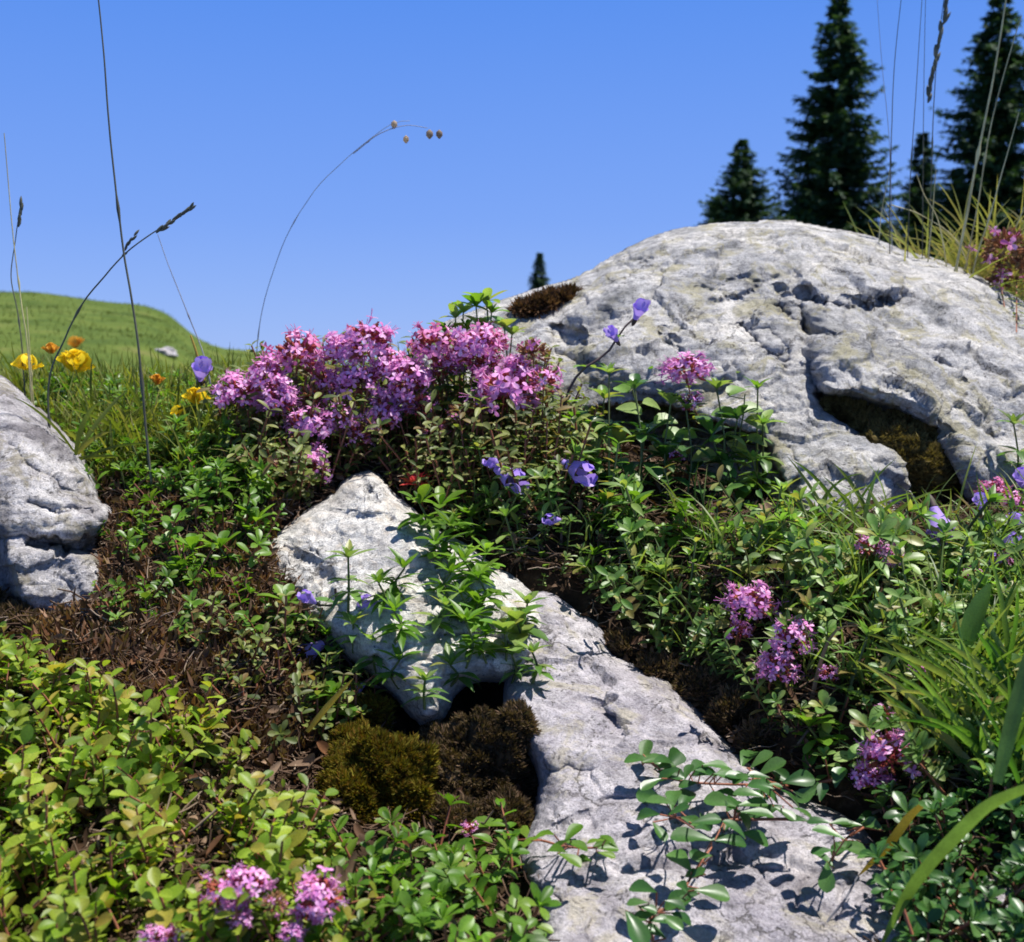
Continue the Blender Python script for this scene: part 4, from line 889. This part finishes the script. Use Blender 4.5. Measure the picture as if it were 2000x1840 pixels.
# ------------------------------------------------------------------ leafy shoots
for s_ in [
 (680, 1090, 95, 'dull', "dark narrow leaved shoot standing before the bright face of the white rock", 110),
 (790, 1110, 90, 'lance', "bright shoot lying over the middle of the white rock", 60),
 (880, 1030, 100, 'lance', "bright green shoot topping the column of leaves right of the white rock", 70),
 (905, 1095, 110, 'lance', "dense bright shoot in the column of leaves over the white rock", 60),
 (850, 1060, 80, 'obov', "small bright shoot at the right rim of the white rock", 50),
 (935, 1130, 90, 'obov', "green shoot where the white rock meets the slab", 60),
 (770, 1195, 110, 'lance', "wide green star of leaves over the lower half of the white rock", 60),
 (910, 1215, 100, 'lance', "upright green shoot with pointed leaves right of the bare lower part of the white rock", 90),
 (985, 1235, 100, 'round', "grey green shoot with rounder leaves at the top of the slab", 80),
 (1040, 1275, 80, 'dull', "narrow leaved tip bending over the slab's upper edge", 60),
 (640, 1240, 80, 'lance', "yellowish shoot left of the violet fork", 60),
 (880, 1300, 90, 'dull', "grey green shoot hanging over the dark overhang", 40),
 (650, 1360, 90, 'obov', "green shoot under the brightest violet flower", 60),
 (375, 1075, 90, 'obov', "bright green rosette in the litter, left of the white rock", 50),
 (430, 1070, 85, 'obov', "second bright rosette in the litter, nearer the white rock", 50),
 (500, 1020, 95, 'obov', "bright leaf cluster above the left rim of the white rock", 50),
 (340, 1120, 75, 'obov', "small rosette beneath the bright ones in the litter", 40),
 (290, 1165, 55, 'round', "little round leaved rosette in the brown litter by the left rock", 35),
 (232, 1212, 60, 'oval', "dull green sprout right under the left rock", 35),
 (950, 590, 80, 'oval', "green leaf tuft on the crest where boulder and sky meet", 300),
 (890, 622, 60, 'oval', "small leaves left of the crest tuft, over the thyme", 260),
 (985, 640, 65, 'round', "pale round leaves below the crest tuft, above the thyme", 260),
 (1265, 735, 90, 'lance', "green whorl against the boulder left of the lone thyme head", 150),
 (1445, 770, 110, 'oval', "tall leafy shoot in front of the boulder right of the lone thyme head", 150),
 (1180, 780, 80, 'oval', "leafy shoot behind the curved dark stem", 120),
 (1245, 990, 95, 'obov', "broad green rosette under the dark hollow of the boulder", 60),
 (1335, 1010, 90, 'obov', "mid green rosette in the middle of the green mat", 60),
 (1180, 985, 80, 'obov', "green rosette left of the broad one under the hollow", 60),
 (1160, 1085, 85, 'lance', "pale green shoot in the left part of the green mat", 60),
 (1290, 1120, 95, 'oval', "green shoot above the row of thyme heads, centre of the mat", 60),
 (1850, 910, 80, 'lance', "small shoot in the crevice at the right of the boulder", 60),
 (1980, 830, 90, 'dull', "dark shoot against the boulder at the right edge", 130),
 (1580, 1420, 100, 'obov', "bright rosette above the trailing sprig at the slab's right edge", 60),
 (1640, 1150, 90, 'oval', "green shoot among thin grass below the boulder's lower lobe", 60),
 (650, 1640, 90, 'obov', "vivid green rosette lit in front of the dark hole", 40),
 (740, 1690, 85, 'obov', "green rosette under the olive moss", 50),
 (880, 1720, 90, 'oval', "green shoot under the brown moss at the bottom", 60),
 (250, 1600, 90, 'lime', "tall yellow green shoot in the middle of the bilberry mat", 60),
 (110, 1320, 95, 'lime', "yellow green shoot at the top of the mat, under the left rock", 70),
 (400, 1430, 90, 'lime', "yellow green shoot at the right end of the bilberry mat's top", 70),
]:
    u, v, px, kd, lb, dv = s_
    shoot(u, v, px*1.05, kd, lb, dv, Y=(1.12 if dv >= 250 else None))
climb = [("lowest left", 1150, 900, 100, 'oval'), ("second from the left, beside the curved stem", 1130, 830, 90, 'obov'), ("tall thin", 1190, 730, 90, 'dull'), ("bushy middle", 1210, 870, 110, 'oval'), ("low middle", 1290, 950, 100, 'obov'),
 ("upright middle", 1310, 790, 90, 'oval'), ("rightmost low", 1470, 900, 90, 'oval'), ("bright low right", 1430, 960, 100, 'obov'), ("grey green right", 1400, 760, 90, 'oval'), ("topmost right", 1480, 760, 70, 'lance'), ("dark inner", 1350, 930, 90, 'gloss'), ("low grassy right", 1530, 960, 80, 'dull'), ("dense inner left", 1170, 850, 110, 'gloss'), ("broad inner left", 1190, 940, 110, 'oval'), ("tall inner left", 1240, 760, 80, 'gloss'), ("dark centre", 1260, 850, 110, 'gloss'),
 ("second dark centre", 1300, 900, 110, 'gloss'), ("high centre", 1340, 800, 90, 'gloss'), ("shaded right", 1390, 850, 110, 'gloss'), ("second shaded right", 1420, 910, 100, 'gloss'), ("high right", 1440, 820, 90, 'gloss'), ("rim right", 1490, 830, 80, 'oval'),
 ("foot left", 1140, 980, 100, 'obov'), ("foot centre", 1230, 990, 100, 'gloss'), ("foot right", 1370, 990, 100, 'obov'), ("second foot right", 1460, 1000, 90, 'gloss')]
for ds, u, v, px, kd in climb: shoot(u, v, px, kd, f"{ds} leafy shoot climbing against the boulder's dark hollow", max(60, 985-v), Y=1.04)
crest = [("front", 930, 600), ("lower front", 912, 645), ("leaning", 960, 612), ("pale", 1000, 655), ("hidden", 940, 640), ("left low", 870, 650), ("small left", 905, 612)]
for ds, u, v in crest: shoot(u, v, 75+u % 20, 'oval' if u % 3 else 'obov', f"{ds} leafy shoot of the green cluster where thyme bank, boulder crest and sky meet", 280, Y=1.12)
over = [("left low", 600, 1215, 'dull'), ("left high", 560, 1180, 'obov'), ("dark", 640, 1300, 'dull'), ("hairy grey", 690, 1220, 'dull'), ("second hairy grey", 735, 1260, 'dull'), ("drooping", 780, 1290, 'lance'), ("small bright", 740, 1140, 'lance'),
 ("upper column", 860, 990, 'obov'), ("second upper column", 920, 1010, 'lance'), ("dense column", 880, 1120, 'lance'), ("right column", 950, 1080, 'obov'), ("low column", 900, 1160, 'lance'), ("inner column", 935, 1180, 'obov'), ("column foot", 870, 1185, 'dull'),
 ("slab corner", 1010, 1215, 'round'), ("second slab corner", 1030, 1180, 'dull'), ("reddish corner", 1000, 1280, 'dull'), ("overhang edge", 940, 1290, 'dull'), ("second overhang edge", 830, 1330, 'dull'), ("peak side", 820, 985, 'obov'), ("hanging", 950, 1240, 'lance')]
for ds, u, v, kd in over: shoot(u, v, 85+((u*7) % 25), kd, f"{ds} shoot of the leaves spreading over the white rock", 55)
# round-leaved plant in front of the boulder's hollow
RS = .8
trailing([(1400, 990), (1430, 900), (1450, 820), (1455, 770)], [(1375, 890, 2.9, 55), (1440, 875, -1.2, 55), (1480, 860, -.3, 50), (1415, 810, 2.6, 60), (1470, 800, .5, 50), (1340, 850, 3.0, 50), (1440, 760, 1.2, 55), (1480, 830, -.4, 60)],
         "round leaved plant glowing before the dark hollow under the boulder", Y=1.05, mat='green', prof='round', w=.8, name="round_leaved_plant", group=None, cat="plant")
trailing([(1250, 960), (1255, 880), (1250, 820), (1235, 760)], [(1228, 800, 2.2, 62), (1285, 880, 1.2, 55), (1275, 790, .4, 50), (1200, 850, 2.9, 50), (1300, 820, .3, 55), (1320, 850, .1, 60), (1215, 760, 2.0, 45), (1290, 925, -.4, 45)],
         "plant with pale round leaves left of the dark hollow under the boulder", Y=1.06, mat='green', prof='round', w=.75, name="round_leaved_plant", group=None, cat="plant")

# ------------------------------------------------------------------ trailing sprigs over the slab
def k6(L): return [(900+x*.3, 1300+y*.3, a, l) for x, y, a, l in L]
def k7(L): return [(1350+x*.4565, 1000+y*.4565, a, l) for x, y, a, l in L]
trailing([(1275, 1840), (1270, 1800), (1285, 1780), (1320, 1770), (1340, 1730), (1365, 1690), (1390, 1655)],
  k6([(1500, 1115, 2.7, 76), (1430, 1265, 1.8, 62), (1640, 1480, -.3, 66), (1450, 1500, 3.4, 60), (1400, 1540, -2.4, 45), (1185, 1450, 2.1, 60), (1140, 1700, -1.5, 76), (1150, 1540, 2.9, 40), (1440, 1630, -.6, 45), (1370, 1660, -1.0, 50), (1540, 1350, .6, 32), (1700, 1130, .3, 40)]),
  "lowest trailing sprig on the slab, glossy spoon leaves at the bottom edge", lift=.02)
trailing([(1540, 1535), (1480, 1533), (1420, 1532), (1350, 1528), (1310, 1520), (1290, 1505), (1265, 1485)],
  k6([(1150, 600, 2.6, 48), (1200, 560, 1.6, 52), (1250, 610, .8, 48), (1390, 610, .9, 60), (1240, 770, -1.9, 48), (1540, 650, 1.3, 50), (1600, 690, .3, 45), (1720, 690, .8, 45), (1790, 710, .1, 50), (1330, 650, 1.0, 45), (1660, 650, .5, 50), (1480, 690, 1.8, 35)]),
  "topmost trailing sprig on the slab, its leafy tip farthest left", lift=.018)
trailing([(1560, 1600), (1500, 1600), (1430, 1601), (1370, 1600), (1320, 1597)],
  k6([(1230, 850, 2.8, 52), (1300, 880, 2.0, 55), (1380, 850, 1.7, 60), (1460, 860, 1.4, 60), (1290, 1080, -1.7, 46), (1210, 960, 2.5, 50), (1600, 1010, .2, 55), (1690, 880, 2.3, 62), (1770, 900, 1.2, 60), (1900, 900, .4, 58), (1930, 965, -.3, 62), (1850, 1000, -.7, 56), (1920, 1110, -.4, 56), (1760, 1130, .1, 60), (1500, 1010, -.3, 40)]),
  "middle trailing sprig on the slab, crowded with glossy leaves", lift=.022)
trailing([(1640, 1520), (1590, 1530), (1540, 1530), (1490, 1525), (1460, 1500)],
  k7([(240, 1040, 1.6, 60), (300, 1060, 1.0, 50), (340, 1090, .6, 58), (460, 1140, .2, 60), (250, 1200, 2.4, 56), (330, 1200, -1.0, 54), (440, 1220, -.4, 58), (490, 1285, -.3, 50), (200, 1130, 2.8, 45), (380, 1150, 1.2, 45), (400, 1290, -1.4, 45), (520, 1190, .4, 45)]),
  "trailing sprig leaving the soil at the right rim of the slab", lift=.02)
trailing([(1720, 1600), (1680, 1620), (1640, 1650), (1622, 1690)],
  k7([(590, 1370, 1.9, 60), (690, 1440, -.2, 66), (580, 1560, -1.5, 56), (550, 1320, 2.4, 44), (640, 1330, .8, 44), (560, 1450, 3.0, 42), (720, 1340, .4, 46)]),
  "short trailing sprig left of the yellow straw on the slab", lift=.022)
trailing([(890, 1670), (960, 1650), (1040, 1640), (1090, 1650), (1130, 1656), (1185, 1655)],
  k6([(180, 1025, 2.5, 70), (395, 1060, 1.4, 66), (240, 1250, -1.6, 54), (725, 1080, 1.5, 52), (710, 1255, -1.4, 50), (960, 1190, .2, 40), (970, 1130, 1.3, 40), (880, 1140, 2.2, 34), (60, 1160, 3.0, 60), (950, 1230, -.8, 34), (560, 1090, 1.9, 36)]),
  "trailing sprig with thin red stem reaching from the moss onto the slab", lift=.014, mat='bright')

# ------------------------------------------------------------------ grass stalks and blades
def stalk(path, label, Y, w=.0011, mat='stalk', taper=.5, base=None, name="grass_stalk", group="tall thin grass stalks", spikes=(), cat="grass stalk"):
    Yf = Y if callable(Y) else (lambda t: Y)
    pts = [P(u, v, Yf(i/(len(path)-1))) for i, (u, v) in enumerate(path)]
    x, y = pts[0][0], pts[0][1]; g0 = gh(x, y)
    if g0 < pts[0][2]-.005 and path[0][1] > 500: pts = [np.array([x, y+.004, g0])]+pts
    root = thing(name, label, cat, pts[0], group); pth = smooth_path(pts, 40); rw_ = np.linspace(w, w*taper, 40); rw_[[9, 22]] *= 1.9; pth[1:-1] += np.cumsum(rng.normal(size=(38, 3))*.00012, 0)*np.sin(np.linspace(0, math.pi, 38))[:, None]; a = Acc(); V, Q = tube(pth, rw_, 5); a.add(V, Q); part("stem", a, [M[mat]], root)
    for (u, v, ang, L, wd, n, kind) in spikes:
        r = random.Random(int(u)); c = P(u, v, Yf(1)); s = 1/F*Yf(1); A = Acc(); d = np.array([math.cos(ang), 0, math.sin(ang)])
        for i in range(n):
            t = i/max(n-1, 1); p = c+d*L*s*(t-.5); yaw = r.uniform(-.7, .7)
            if kind == 'spike':
                dd = d+np.array([r.uniform(-.35, .35), r.uniform(-.4, .4), r.uniform(-.35, .35)]); B = np.array(Vector(dd).to_track_quat('X', 'Z').to_matrix()); l = wd*1.8*s*r.uniform(.8, 1.2)
                V, Q = tube([(0, 0, 0), (l*.35, 0, 0), (l*.75, 0, 0), (l, 0, 0)], [wd*.12*s, wd*.3*s, wd*.22*s, wd*.03*s], 6); A.add(V @ B.T+p, Q)
            else:
                V = []; q = wd*s*.5
                V, Q = tube([(0, 0, q), (0, 0, q*.5), (0, 0, -q*.3), (0, 0, -q)], [q*.1, q*.7, q*.75, q*.12], 8); A.add(V*np.array([1, .6, 1])+p, Q)
        part("seed_head", A, [M[{'spike': mat, 'quake': 'palehead'}[kind]]], root)
    return root
stalk([(300, 980), (287, 860), (268, 660), (240, 490), (216, 290), (202, 100), (186, -60)], "longest dark grass stalk, crossing the sky from the meadow to the top edge", 1.0, .0013)
stalk([(95, 760), (128, 660), (163, 592), (200, 545), (240, 500), (280, 468), (330, 435), (375, 408)], "leaning stalk crossing the longest one, with a seed head pointing up right", lambda t: 1.02, .0011, spikes=[(338, 432, .6, 80, 11, 12, 'spike'), (250, 480, 1.0, 45, 9, 5, 'spike')])
stalk([(500, 730), (506, 640), (525, 555), (560, 460), (612, 375), (665, 320), (712, 280), (765, 242), (800, 236)], "faint arching stalk with little trembling seed heads high in the middle of the sky", 1.25, .0005, 'fstalk', .7,
      spikes=[(772, 243, .2, 4, 16, 1, 'quake'), (795, 272, .2, 4, 15, 1, 'quake')])
stalk([(690, 300), (740, 262), (790, 245), (835, 250)], "faint side twig of the arching stalk, carrying two pale seed heads at its end", 1.25, .0006, 'hstalk', .6, spikes=[(841, 262, .2, 4, 18, 1, 'quake'), (860, 262, .2, 4, 17, 1, 'quake')])
stalk([(425, 830), (400, 700), (362, 600), (330, 520), (308, 458)], "thin faint stalk rising behind the violet flower at the left of the bank", 1.2, .0008, 'hstalk')
stalk([(395, 730), (385, 690), (372, 655)], "short orange brown stalk tip over the hill's right slope", 1.15, .0022, 'ygrass')
stalk([(56, 700), (40, 580), (25, 450), (8, 260)], "left one of the two pale stalks rising from the golden vetch", 1.1, .0009, 'pstalk')
stalk([(44, 700), (36, 620), (22, 540), (30, 470), (38, 410)], "stalk at the far left ending in a small dark spike", 1.12, .0009, 'stalk', spikes=[(38, 425, 1.4, 36, 11, 5, 'spike')])
stalk([(60, 700), (52, 600)], "short pale stalk piece beside the two stalks at the far left", 1.11, .0009, 'pstalk')
stalk([(1738, 560), (1738, 400), (1742, 250), (1748, 120), (1762, -20)], "first dark stalk from the left in the group above the boulder's right side", 1.5, .0009)
stalk([(1742, 560), (1738, 300), (1722, 120), (1712, -20)], "faintest stalk left of the group above the boulder's right side", 1.52, .0006, 'hstalk')
stalk([(1770, 580), (1778, 340), (1790, 160), (1802, -20)], "second dark stalk of the group right of the tall spruce", 1.52, .0008)
stalk([(1800, 580), (1804, 340), (1806, 160), (1808, -20)], "thin straight stalk just left of the one with the dark seed head", 1.54, .0007)
stalk([(1812, 580), (1820, 330), (1824, 200), (1832, 90), (1846, -20)], "stalk with a long thick dark seed head reaching the top edge", 1.55, .001, spikes=[(1832, 95, 1.42, 200, 13, 26, 'spike')])
stalk([(1862, 560), (1888, 420), (1910, 300), (1940, 150), (1968, -20)], "long pale yellow stalk slanting before the right spruce", 1.5, .0022, 'pstalk')
stalk([(1880, 560), (1910, 400), (1935, 250), (1965, 130), (1995, 30)], "second pale stalk beside the long yellow one before the right spruce", 1.53, .0014, 'pstalk')
stalk([(1900, 540), (1935, 420), (1960, 330), (1990, 220)], "third pale stalk nearest the right edge", 1.5, .0013, 'pstalk')

for i_, (p_, l_) in enumerate([([(1715, 520), (1722, 420), (1735, 350), (1738, 330)], "short straw leftmost behind the boulder"), ([(1850, 560), (1835, 440), (1805, 380), (1790, 340)], "straw leaning left before the slim spruce"),
        ([(1900, 560), (1870, 470), (1800, 420), (1740, 400)], "low straw bent far over to the left behind the boulder"), ([(1810, 560), (1822, 420), (1828, 330)], "upright straw in front of the slim spruce"), ([(1930, 560), (1990, 430), (2010, 380)], "straw leaning right at the right edge")]):
    stalk(p_, l_, 1.52, .0012, 'pstalk')
def blade(path, wpx, label, Y, mat, name="broad_grass", group="broad single grass blades", lift=None):
    Yf = Y if callable(Y) else (lambda t: Y); n = len(path)
    pts = smooth_path([P(u, v, Yf(i/(n-1))) for i, (u, v) in enumerate(path)], 20); a = Acc(); ribbon(a, pts, wpx/F*pts[0][1], side=(0, 1, .4), fold=.3)
    V, Q, qm, T, tm = a.pack2(); V = V-pts[0]; o = obj(name, mk_mesh(name, (V, Q, qm, T, tm), [M[mat]]), None, pts[0]); tag(o, label, "grass blade", group)
blade([(2060, 1525), (2000, 1545), (1930, 1578), (1870, 1635), (1810, 1700), (1765, 1765), (1715, 1860)], 38, "broadest green blade arching down to the bottom edge at the right", lambda t: .5+.04*t, 'lush')
blade([(1950, 1530), (1975, 1430), (2000, 1330), (2030, 1200)], 36, "wide upright pale blade at the right edge above the arching one", .56, 'lush')
blade([(1885, 1400), (1850, 1260), (1800, 1150), (1745, 1040), (1690, 945)], 26, "long grey green blade leaning left up to the boulder's lower lobe", lambda t: .74+.14*t, 'grass')
blade([(1800, 1575), (1775, 1600), (1735, 1655), (1676, 1712)], 24, "orange yellow dry blade lying over the slab's right rim", lambda t: .6+.01*t, 'ygrass')
blade([(1676, 1712), (1650, 1760), (1612, 1812), (1626, 1870)], 9, "thin grey bent straw on the slab below the orange blade", lambda t: .595-.03*t, 'hstalk')  # modelled shade: grey ribbon in the shape of the orange blade's cast shadow
blade([(1465, 1112), (1560, 1108), (1650, 1115), (1725, 1135)], 20, "yellow green blade lying level over the green mat", .84, 'straw')
blade([(1890, 1260), (1905, 1210), (1930, 1150), (1935, 1140)], 46, "short pale shining blade between the lush ones at the right", .7, 'lush')
blade([(600, 1430), (640, 1380), (690, 1325)], 13, "straight orange straw leaning at the foot of the white rock", .72, 'ygrass')
blade([(1560, 1480), (1620, 1250), (1700, 1220)], 9, "thin brown blade crossing below the row of lilac heads", .74, 'dry')
def tuft(name, label, bases, n, Lpx, wpx, mat, spread, Yb=None, up=.3, group=None, seed=1, kind=None):
    r = random.Random(seed); a = Acc()
    for i in range(n):
        u, v = bases[r.randrange(len(bases))]; u += r.uniform(-25, 25); v += r.uniform(-15, 15)
        if Yb: b = P(u, v, Yb+r.uniform(-.04, .04)); b[2] = min(b[2], gh(b[0], b[1])+.002)
        else: b = hit(u, v)[0]
        L = Lpx*r.uniform(.45, 1.15)/F*b[1]; an = r.gauss(0, spread); fw = r.gauss(-.1, .3); d = np.array([math.sin(an), fw, math.cos(an)]); d /= np.linalg.norm(d)
        bend = r.uniform(.1, .9)*np.sign(an+r.uniform(-.3, .3)); pts = [b+d*L*t+np.array([bend*L*t*t*.5, fw*.2*L*t*t, -abs(bend)*L*t**3*.35]) for t in np.linspace(0, 1, 9)]
        ribbon(a, pts, wpx*r.uniform(.6, 1.2)/F*b[1], side=(0, 1, .3), fold=.3)
    V, Q, qm, T, tm = a.pack2(); c = V[0].copy(); o = obj(name, mk_mesh(name, (V-c, Q, qm, T, tm), [M[mat]]), None, c)
    return tag(o, label, "grass", group, kind)
tuft("grass_tuft", "lush green tuft filling the right edge beside the lilac heads", [(1990, 1480), (1940, 1550), (2030, 1460), (1960, 1400), (2020, 1600), (1900, 1500)], 130, 330, 13, 'lush', .33, seed=3)
tuft("grass_tuft", "finer green tuft left of the lush one, over the large pink head", [(1870, 1460), (1830, 1400), (1900, 1350), (1800, 1500)], 70, 260, 10, 'grass', .36, seed=4)
tuft("grass_tuft", "thin grass tuft at the foot of the boulder's lower lobe", [(1640, 1050), (1690, 1060), (1600, 1050)], 26, 170, 8, 'grass', .35, seed=5)
tuft("grass_tuft", "drooping meadow tuft right of the left rock", [(170, 890), (210, 900)], 40, 140, 9, 'meadow', .7, seed=6)
tuft("grass_tuft", "thin meadow tuft under the lone orange bud", [(300, 880), (340, 890), (270, 900)], 60, 150, 8, 'meadow', .5, seed=7)
tuft("grass_tuft", "meadow tuft beside the yellow vetch at the bank's left end", [(400, 880), (430, 890)], 40, 130, 8, 'meadow', .5, seed=8)
tuft("dry_grass", "tangled straw coloured grass on the bank behind the boulder's right side", [(1740, 480), (1780, 490), (1820, 505), (1870, 520), (1920, 540), (1980, 560), (2040, 570), (1960, 520)], 420, 250, 5, 'straw', .6, Yb=1.6, seed=9, kind="stuff")
tuft("dry_grass", "green undergrowth of the bank behind the boulder's right side", [(1750, 505), (1820, 515), (1880, 535), (1940, 545), (2000, 560), (2060, 580)], 200, 110, 6, 'grass', .6, Yb=1.7, seed=10, kind="stuff")

# ------------------------------------------------------------------ moss
def cushion(spots, label, mat, n, H=1.0, pull=0.0, name="moss_cushion", group="moss cushions", onrock=False, bump=.6):
    """spots: (u, v, wpx, hpx) mounds"""
    a = Acc(); r = rng
    for (u, v, wp, hp) in spots:
        c, _ = hit(u, v); s = c[1]/F; ax, az, ay = wp*.5*s, hp*.5*s, wp*.35*s; ax *= 1; c = c+(CAM-c)/np.linalg.norm(CAM-c)*pull+np.array([0, .1*ay, -.05*az])
        th = np.linspace(0, math.pi, 22); ph = np.linspace(0, 2*math.pi, 43); TH, PH = np.meshgrid(th, ph, indexing='ij')
        D = np.stack([np.sin(TH)*np.cos(PH), np.sin(TH)*np.sin(PH), np.cos(TH)], -1); k = 1+bump*fbm(D*1.6+u*.01, 3)+.3*fbm(D*4.5+u*.02, 3)
        V = (D*k[..., None]*np.array([ax, ay, az])*.95+c); a.add(V.reshape(-1, 3), grid_quads(22, 43))
        m = int(n*wp*hp/10000)
        d = r.normal(size=(m, 3)); d /= np.linalg.norm(d, axis=1)[:, None]; d = d[(d[:, 1] < .35) | (d[:, 2] > .2)]; kk = 1+bump*fbm(d*1.6+u*.01, 3)+.3*fbm(d*4.5+u*.02, 3)
        Pp = d*kk[:, None]*np.array([ax, ay, az])*.95+c; nn = d/np.array([ax, ay, az]); nn /= np.linalg.norm(nn, axis=1)[:, None]
        for p, q in zip(Pp, nn): a.merge(TM[r.integers(len(TM))], orient(q, r.uniform(0, 6.28), .5, .7)*H*r.uniform(.5, 1.3), p)
    V, Q, qm, T, tm = a.pack2(); c = V.mean(0); o = obj(name, mk_mesh(name, (V-c, Q, qm, T, tm), [M[mat]], False), None, c)
    return tag(o, label, "moss", group)
cushion([(742, 1545, 200, 220), (690, 1580, 110, 130), (800, 1590, 90, 120), (728, 1395, 60, 60), (700, 1470, 110, 90)], "olive and rust moss cushion under the overhang of the white rock", 'moss', 1500, .6, .02)
cushion([(930, 1530, 230, 230), (1000, 1500, 110, 150), (880, 1610, 120, 90), (985, 1610, 110, 100), (860, 1470, 90, 100), (1010, 1420, 70, 70)], "dark brown moss cushion between the olive one and the slab", 'mossd', 1500, .6, .015)
cushion([(1030, 608, 34, 8), (1060, 598, 38, 10), (1092, 586, 36, 8), (1112, 579, 22, 6), (1045, 606, 28, 10)], "small brown moss tuft on the boulder's left shoulder", 'mossr', 7000, 1.6)
cushion([(1630, 795, 60, 30), (1665, 812, 80, 50), (1700, 835, 90, 60), (1735, 865, 100, 70), (1770, 895, 100, 80), (1805, 925, 100, 90), (1760, 825, 80, 40), (1800, 850, 80, 50), (1840, 890, 70, 70), (1850, 950, 80, 80), (1790, 960, 80, 60)], "brown moss packed into the boulder's crevice", 'mossc', 1500, .7, .012)
cushion([(1230, 1265, 90, 50), (1300, 1310, 110, 50), (1380, 1350, 110, 70), (1440, 1400, 100, 80), (1490, 1450, 80, 60)], "strip of dark moss along the shaded right rim of the slab", 'mossd', 1100, .8)
cushion([(20, 1215, 130, 60), (110, 1235, 120, 50), (-60, 1190, 120, 80)], "dark moss under the left rock", 'mossd', 1000, .8)

# ------------------------------------------------------------------ stone on the hill
def hill_stone(u, v, wpx, label):
    p, _ = hit(u, v, 'ground'); s = p[1]/F*wpx*.5; th = np.linspace(0, math.pi, 20); ph = np.linspace(0, 2*math.pi, 33); TH, PH = np.meshgrid(th, ph, indexing='ij')
    D = np.stack([np.sin(TH)*np.cos(PH), np.sin(TH)*np.sin(PH), np.cos(TH)], -1); k = 1+.5*fbm(D*1.5+u, 4); a = Acc(); a.add((D*k[..., None]*np.array([s, s*.8, s*.5])).reshape(-1, 3), grid_quads(20, 33))
    o = obj("hill_stone", mk_mesh("hill_stone", a.pack2(), [M['slab']]), None, p); tag(o, label, "rock")
hill_stone(322, 690, 46, "small pale stone lying on the right slope of the green hill")
# ------------------------------------------------------------------ spruces beyond
def spruce(u, vtop, wpx, vbase, dist, label, seed, dens=1.0, sparse=0.0):
    r = random.Random(seed); top = P(u, vtop, dist); s = dist/F; Rb = wpx*.5*s; x, y = top[0], top[1]; zb = min(float(gz(x, y)), P(u, vbase, dist)[2]); H = top[2]-zb
    Hc = H-(0.03*H); b = np.array([x, y, zb]); root = thing("spruce", label, "tree", b, "spruces beyond the boulder")
    a = Acc(); V, Q = tube([(0, 0, -.3), (0, 0, H*.3), (0.02*H, 0, H*.65), (0, 0, H)], [H*.018, H*.014, H*.008, H*.0015], 8); a.add(V, Q)
    obj("trunk", mk_mesh("trunk", a.pack2(), [M['bark']]), root)
    A = Acc(); vis = (P(u, vtop, dist)[2]-P(u, vbase, dist)[2]); nl = int(58*dens); ls = H/12.0
    Vs = []; 
    for i in range(nl):
        t = max((i+r.uniform(-.3, .3))/nl, .002); z = H*(1-t)
        if z < H*.04: continue
        prof = Rb*min(1, (t*H/vis))**.66 if t*H < vis else Rb*1.02
        nb = max(6, int((8+9*min(t*H/vis, 1))*dens))
        for k in range(nb):
            ph = r.uniform(0, 6.283); L = max(prof*r.choice((.6, .8, .92, 1, 1.05, 1.18))*r.uniform(.88, 1.08), .12*ls) * (1-sparse*(r.random() < .3)); dx, dy = math.cos(ph), math.sin(ph); droop = -.22-.25*t+r.uniform(-.08, .08)
            m = max(4, int(L/ls*9)); 
            for j in range(m):
                q = (j+r.uniform(0, 1))/m; rr = L*(.1+.9*q); zz = z+droop*rr*(1.15-.6*q)+.12*L*q**3; c = np.array([dx*rr, dy*rr, zz])
                for e in range(5):
                    yaw = ph+r.choice((-1, 1))*r.uniform(.15, 1.15) if e else ph; l = ls*r.uniform(.2, .42)*(1.15-.45*q); w_ = l*r.uniform(.14, .26); pt = r.uniform(-.85, .25)
                    d = np.array([math.cos(yaw)*math.cos(pt), math.sin(yaw)*math.cos(pt), math.sin(pt)]); sd = np.array([-math.sin(yaw), math.cos(yaw), r.uniform(-.5, .5)])*w_
                    Vs.append((c, c+d*l*.45+sd, c+d*l, c+d*l*.5-sd))
    # leader
    for j in range(14): 
        z = H-.012*H*j*.7; l = ls*(.1+.022*j); ph = r.uniform(0, 6.28); c = np.array([0, 0, z]); d = np.array([math.cos(ph)*.8, math.sin(ph)*.8, .45]); sd = np.array([-d[1], d[0], 0])*l*.2; Vs.append((c, c+d*l*.5+sd, c+d*l, c+d*l*.5-sd))
    V = np.array(Vs).reshape(-1, 3); A.add(V, np.arange(len(V)).reshape(-1, 4)); obj("crown", mk_mesh("crown", A.pack2(), [M['spruce']], False), root); return root
spruce(1640, 0, 270, 470, 36, "tallest full spruce, standing left of the stalk group above the boulder", 1)
spruce(1955, -10, 310, 480, 34, "tall spruce at the right edge behind the pale slanting stalks", 2)
spruce(1450, 275, 165, 440, 33, "short broad spruce left of the tallest one, its foot behind the boulder crest", 3, 1.0)
spruce(1803, 262, 105, 450, 40, "slim spruce between the two tall ones", 4)
spruce(1054, 495, 62, 600, 44, "tiny spruce tip peeking over the boulder's left shoulder", 5)
spruce(1395, 385, 60, 460, 38, "low dark spruce hidden beside the short broad one at its left", 6)
spruce(1870, 330, 150, 520, 39, "low dark spruce filling the gap left of the right edge spruce", 7)
print("all done", len(bpy.data.objects))
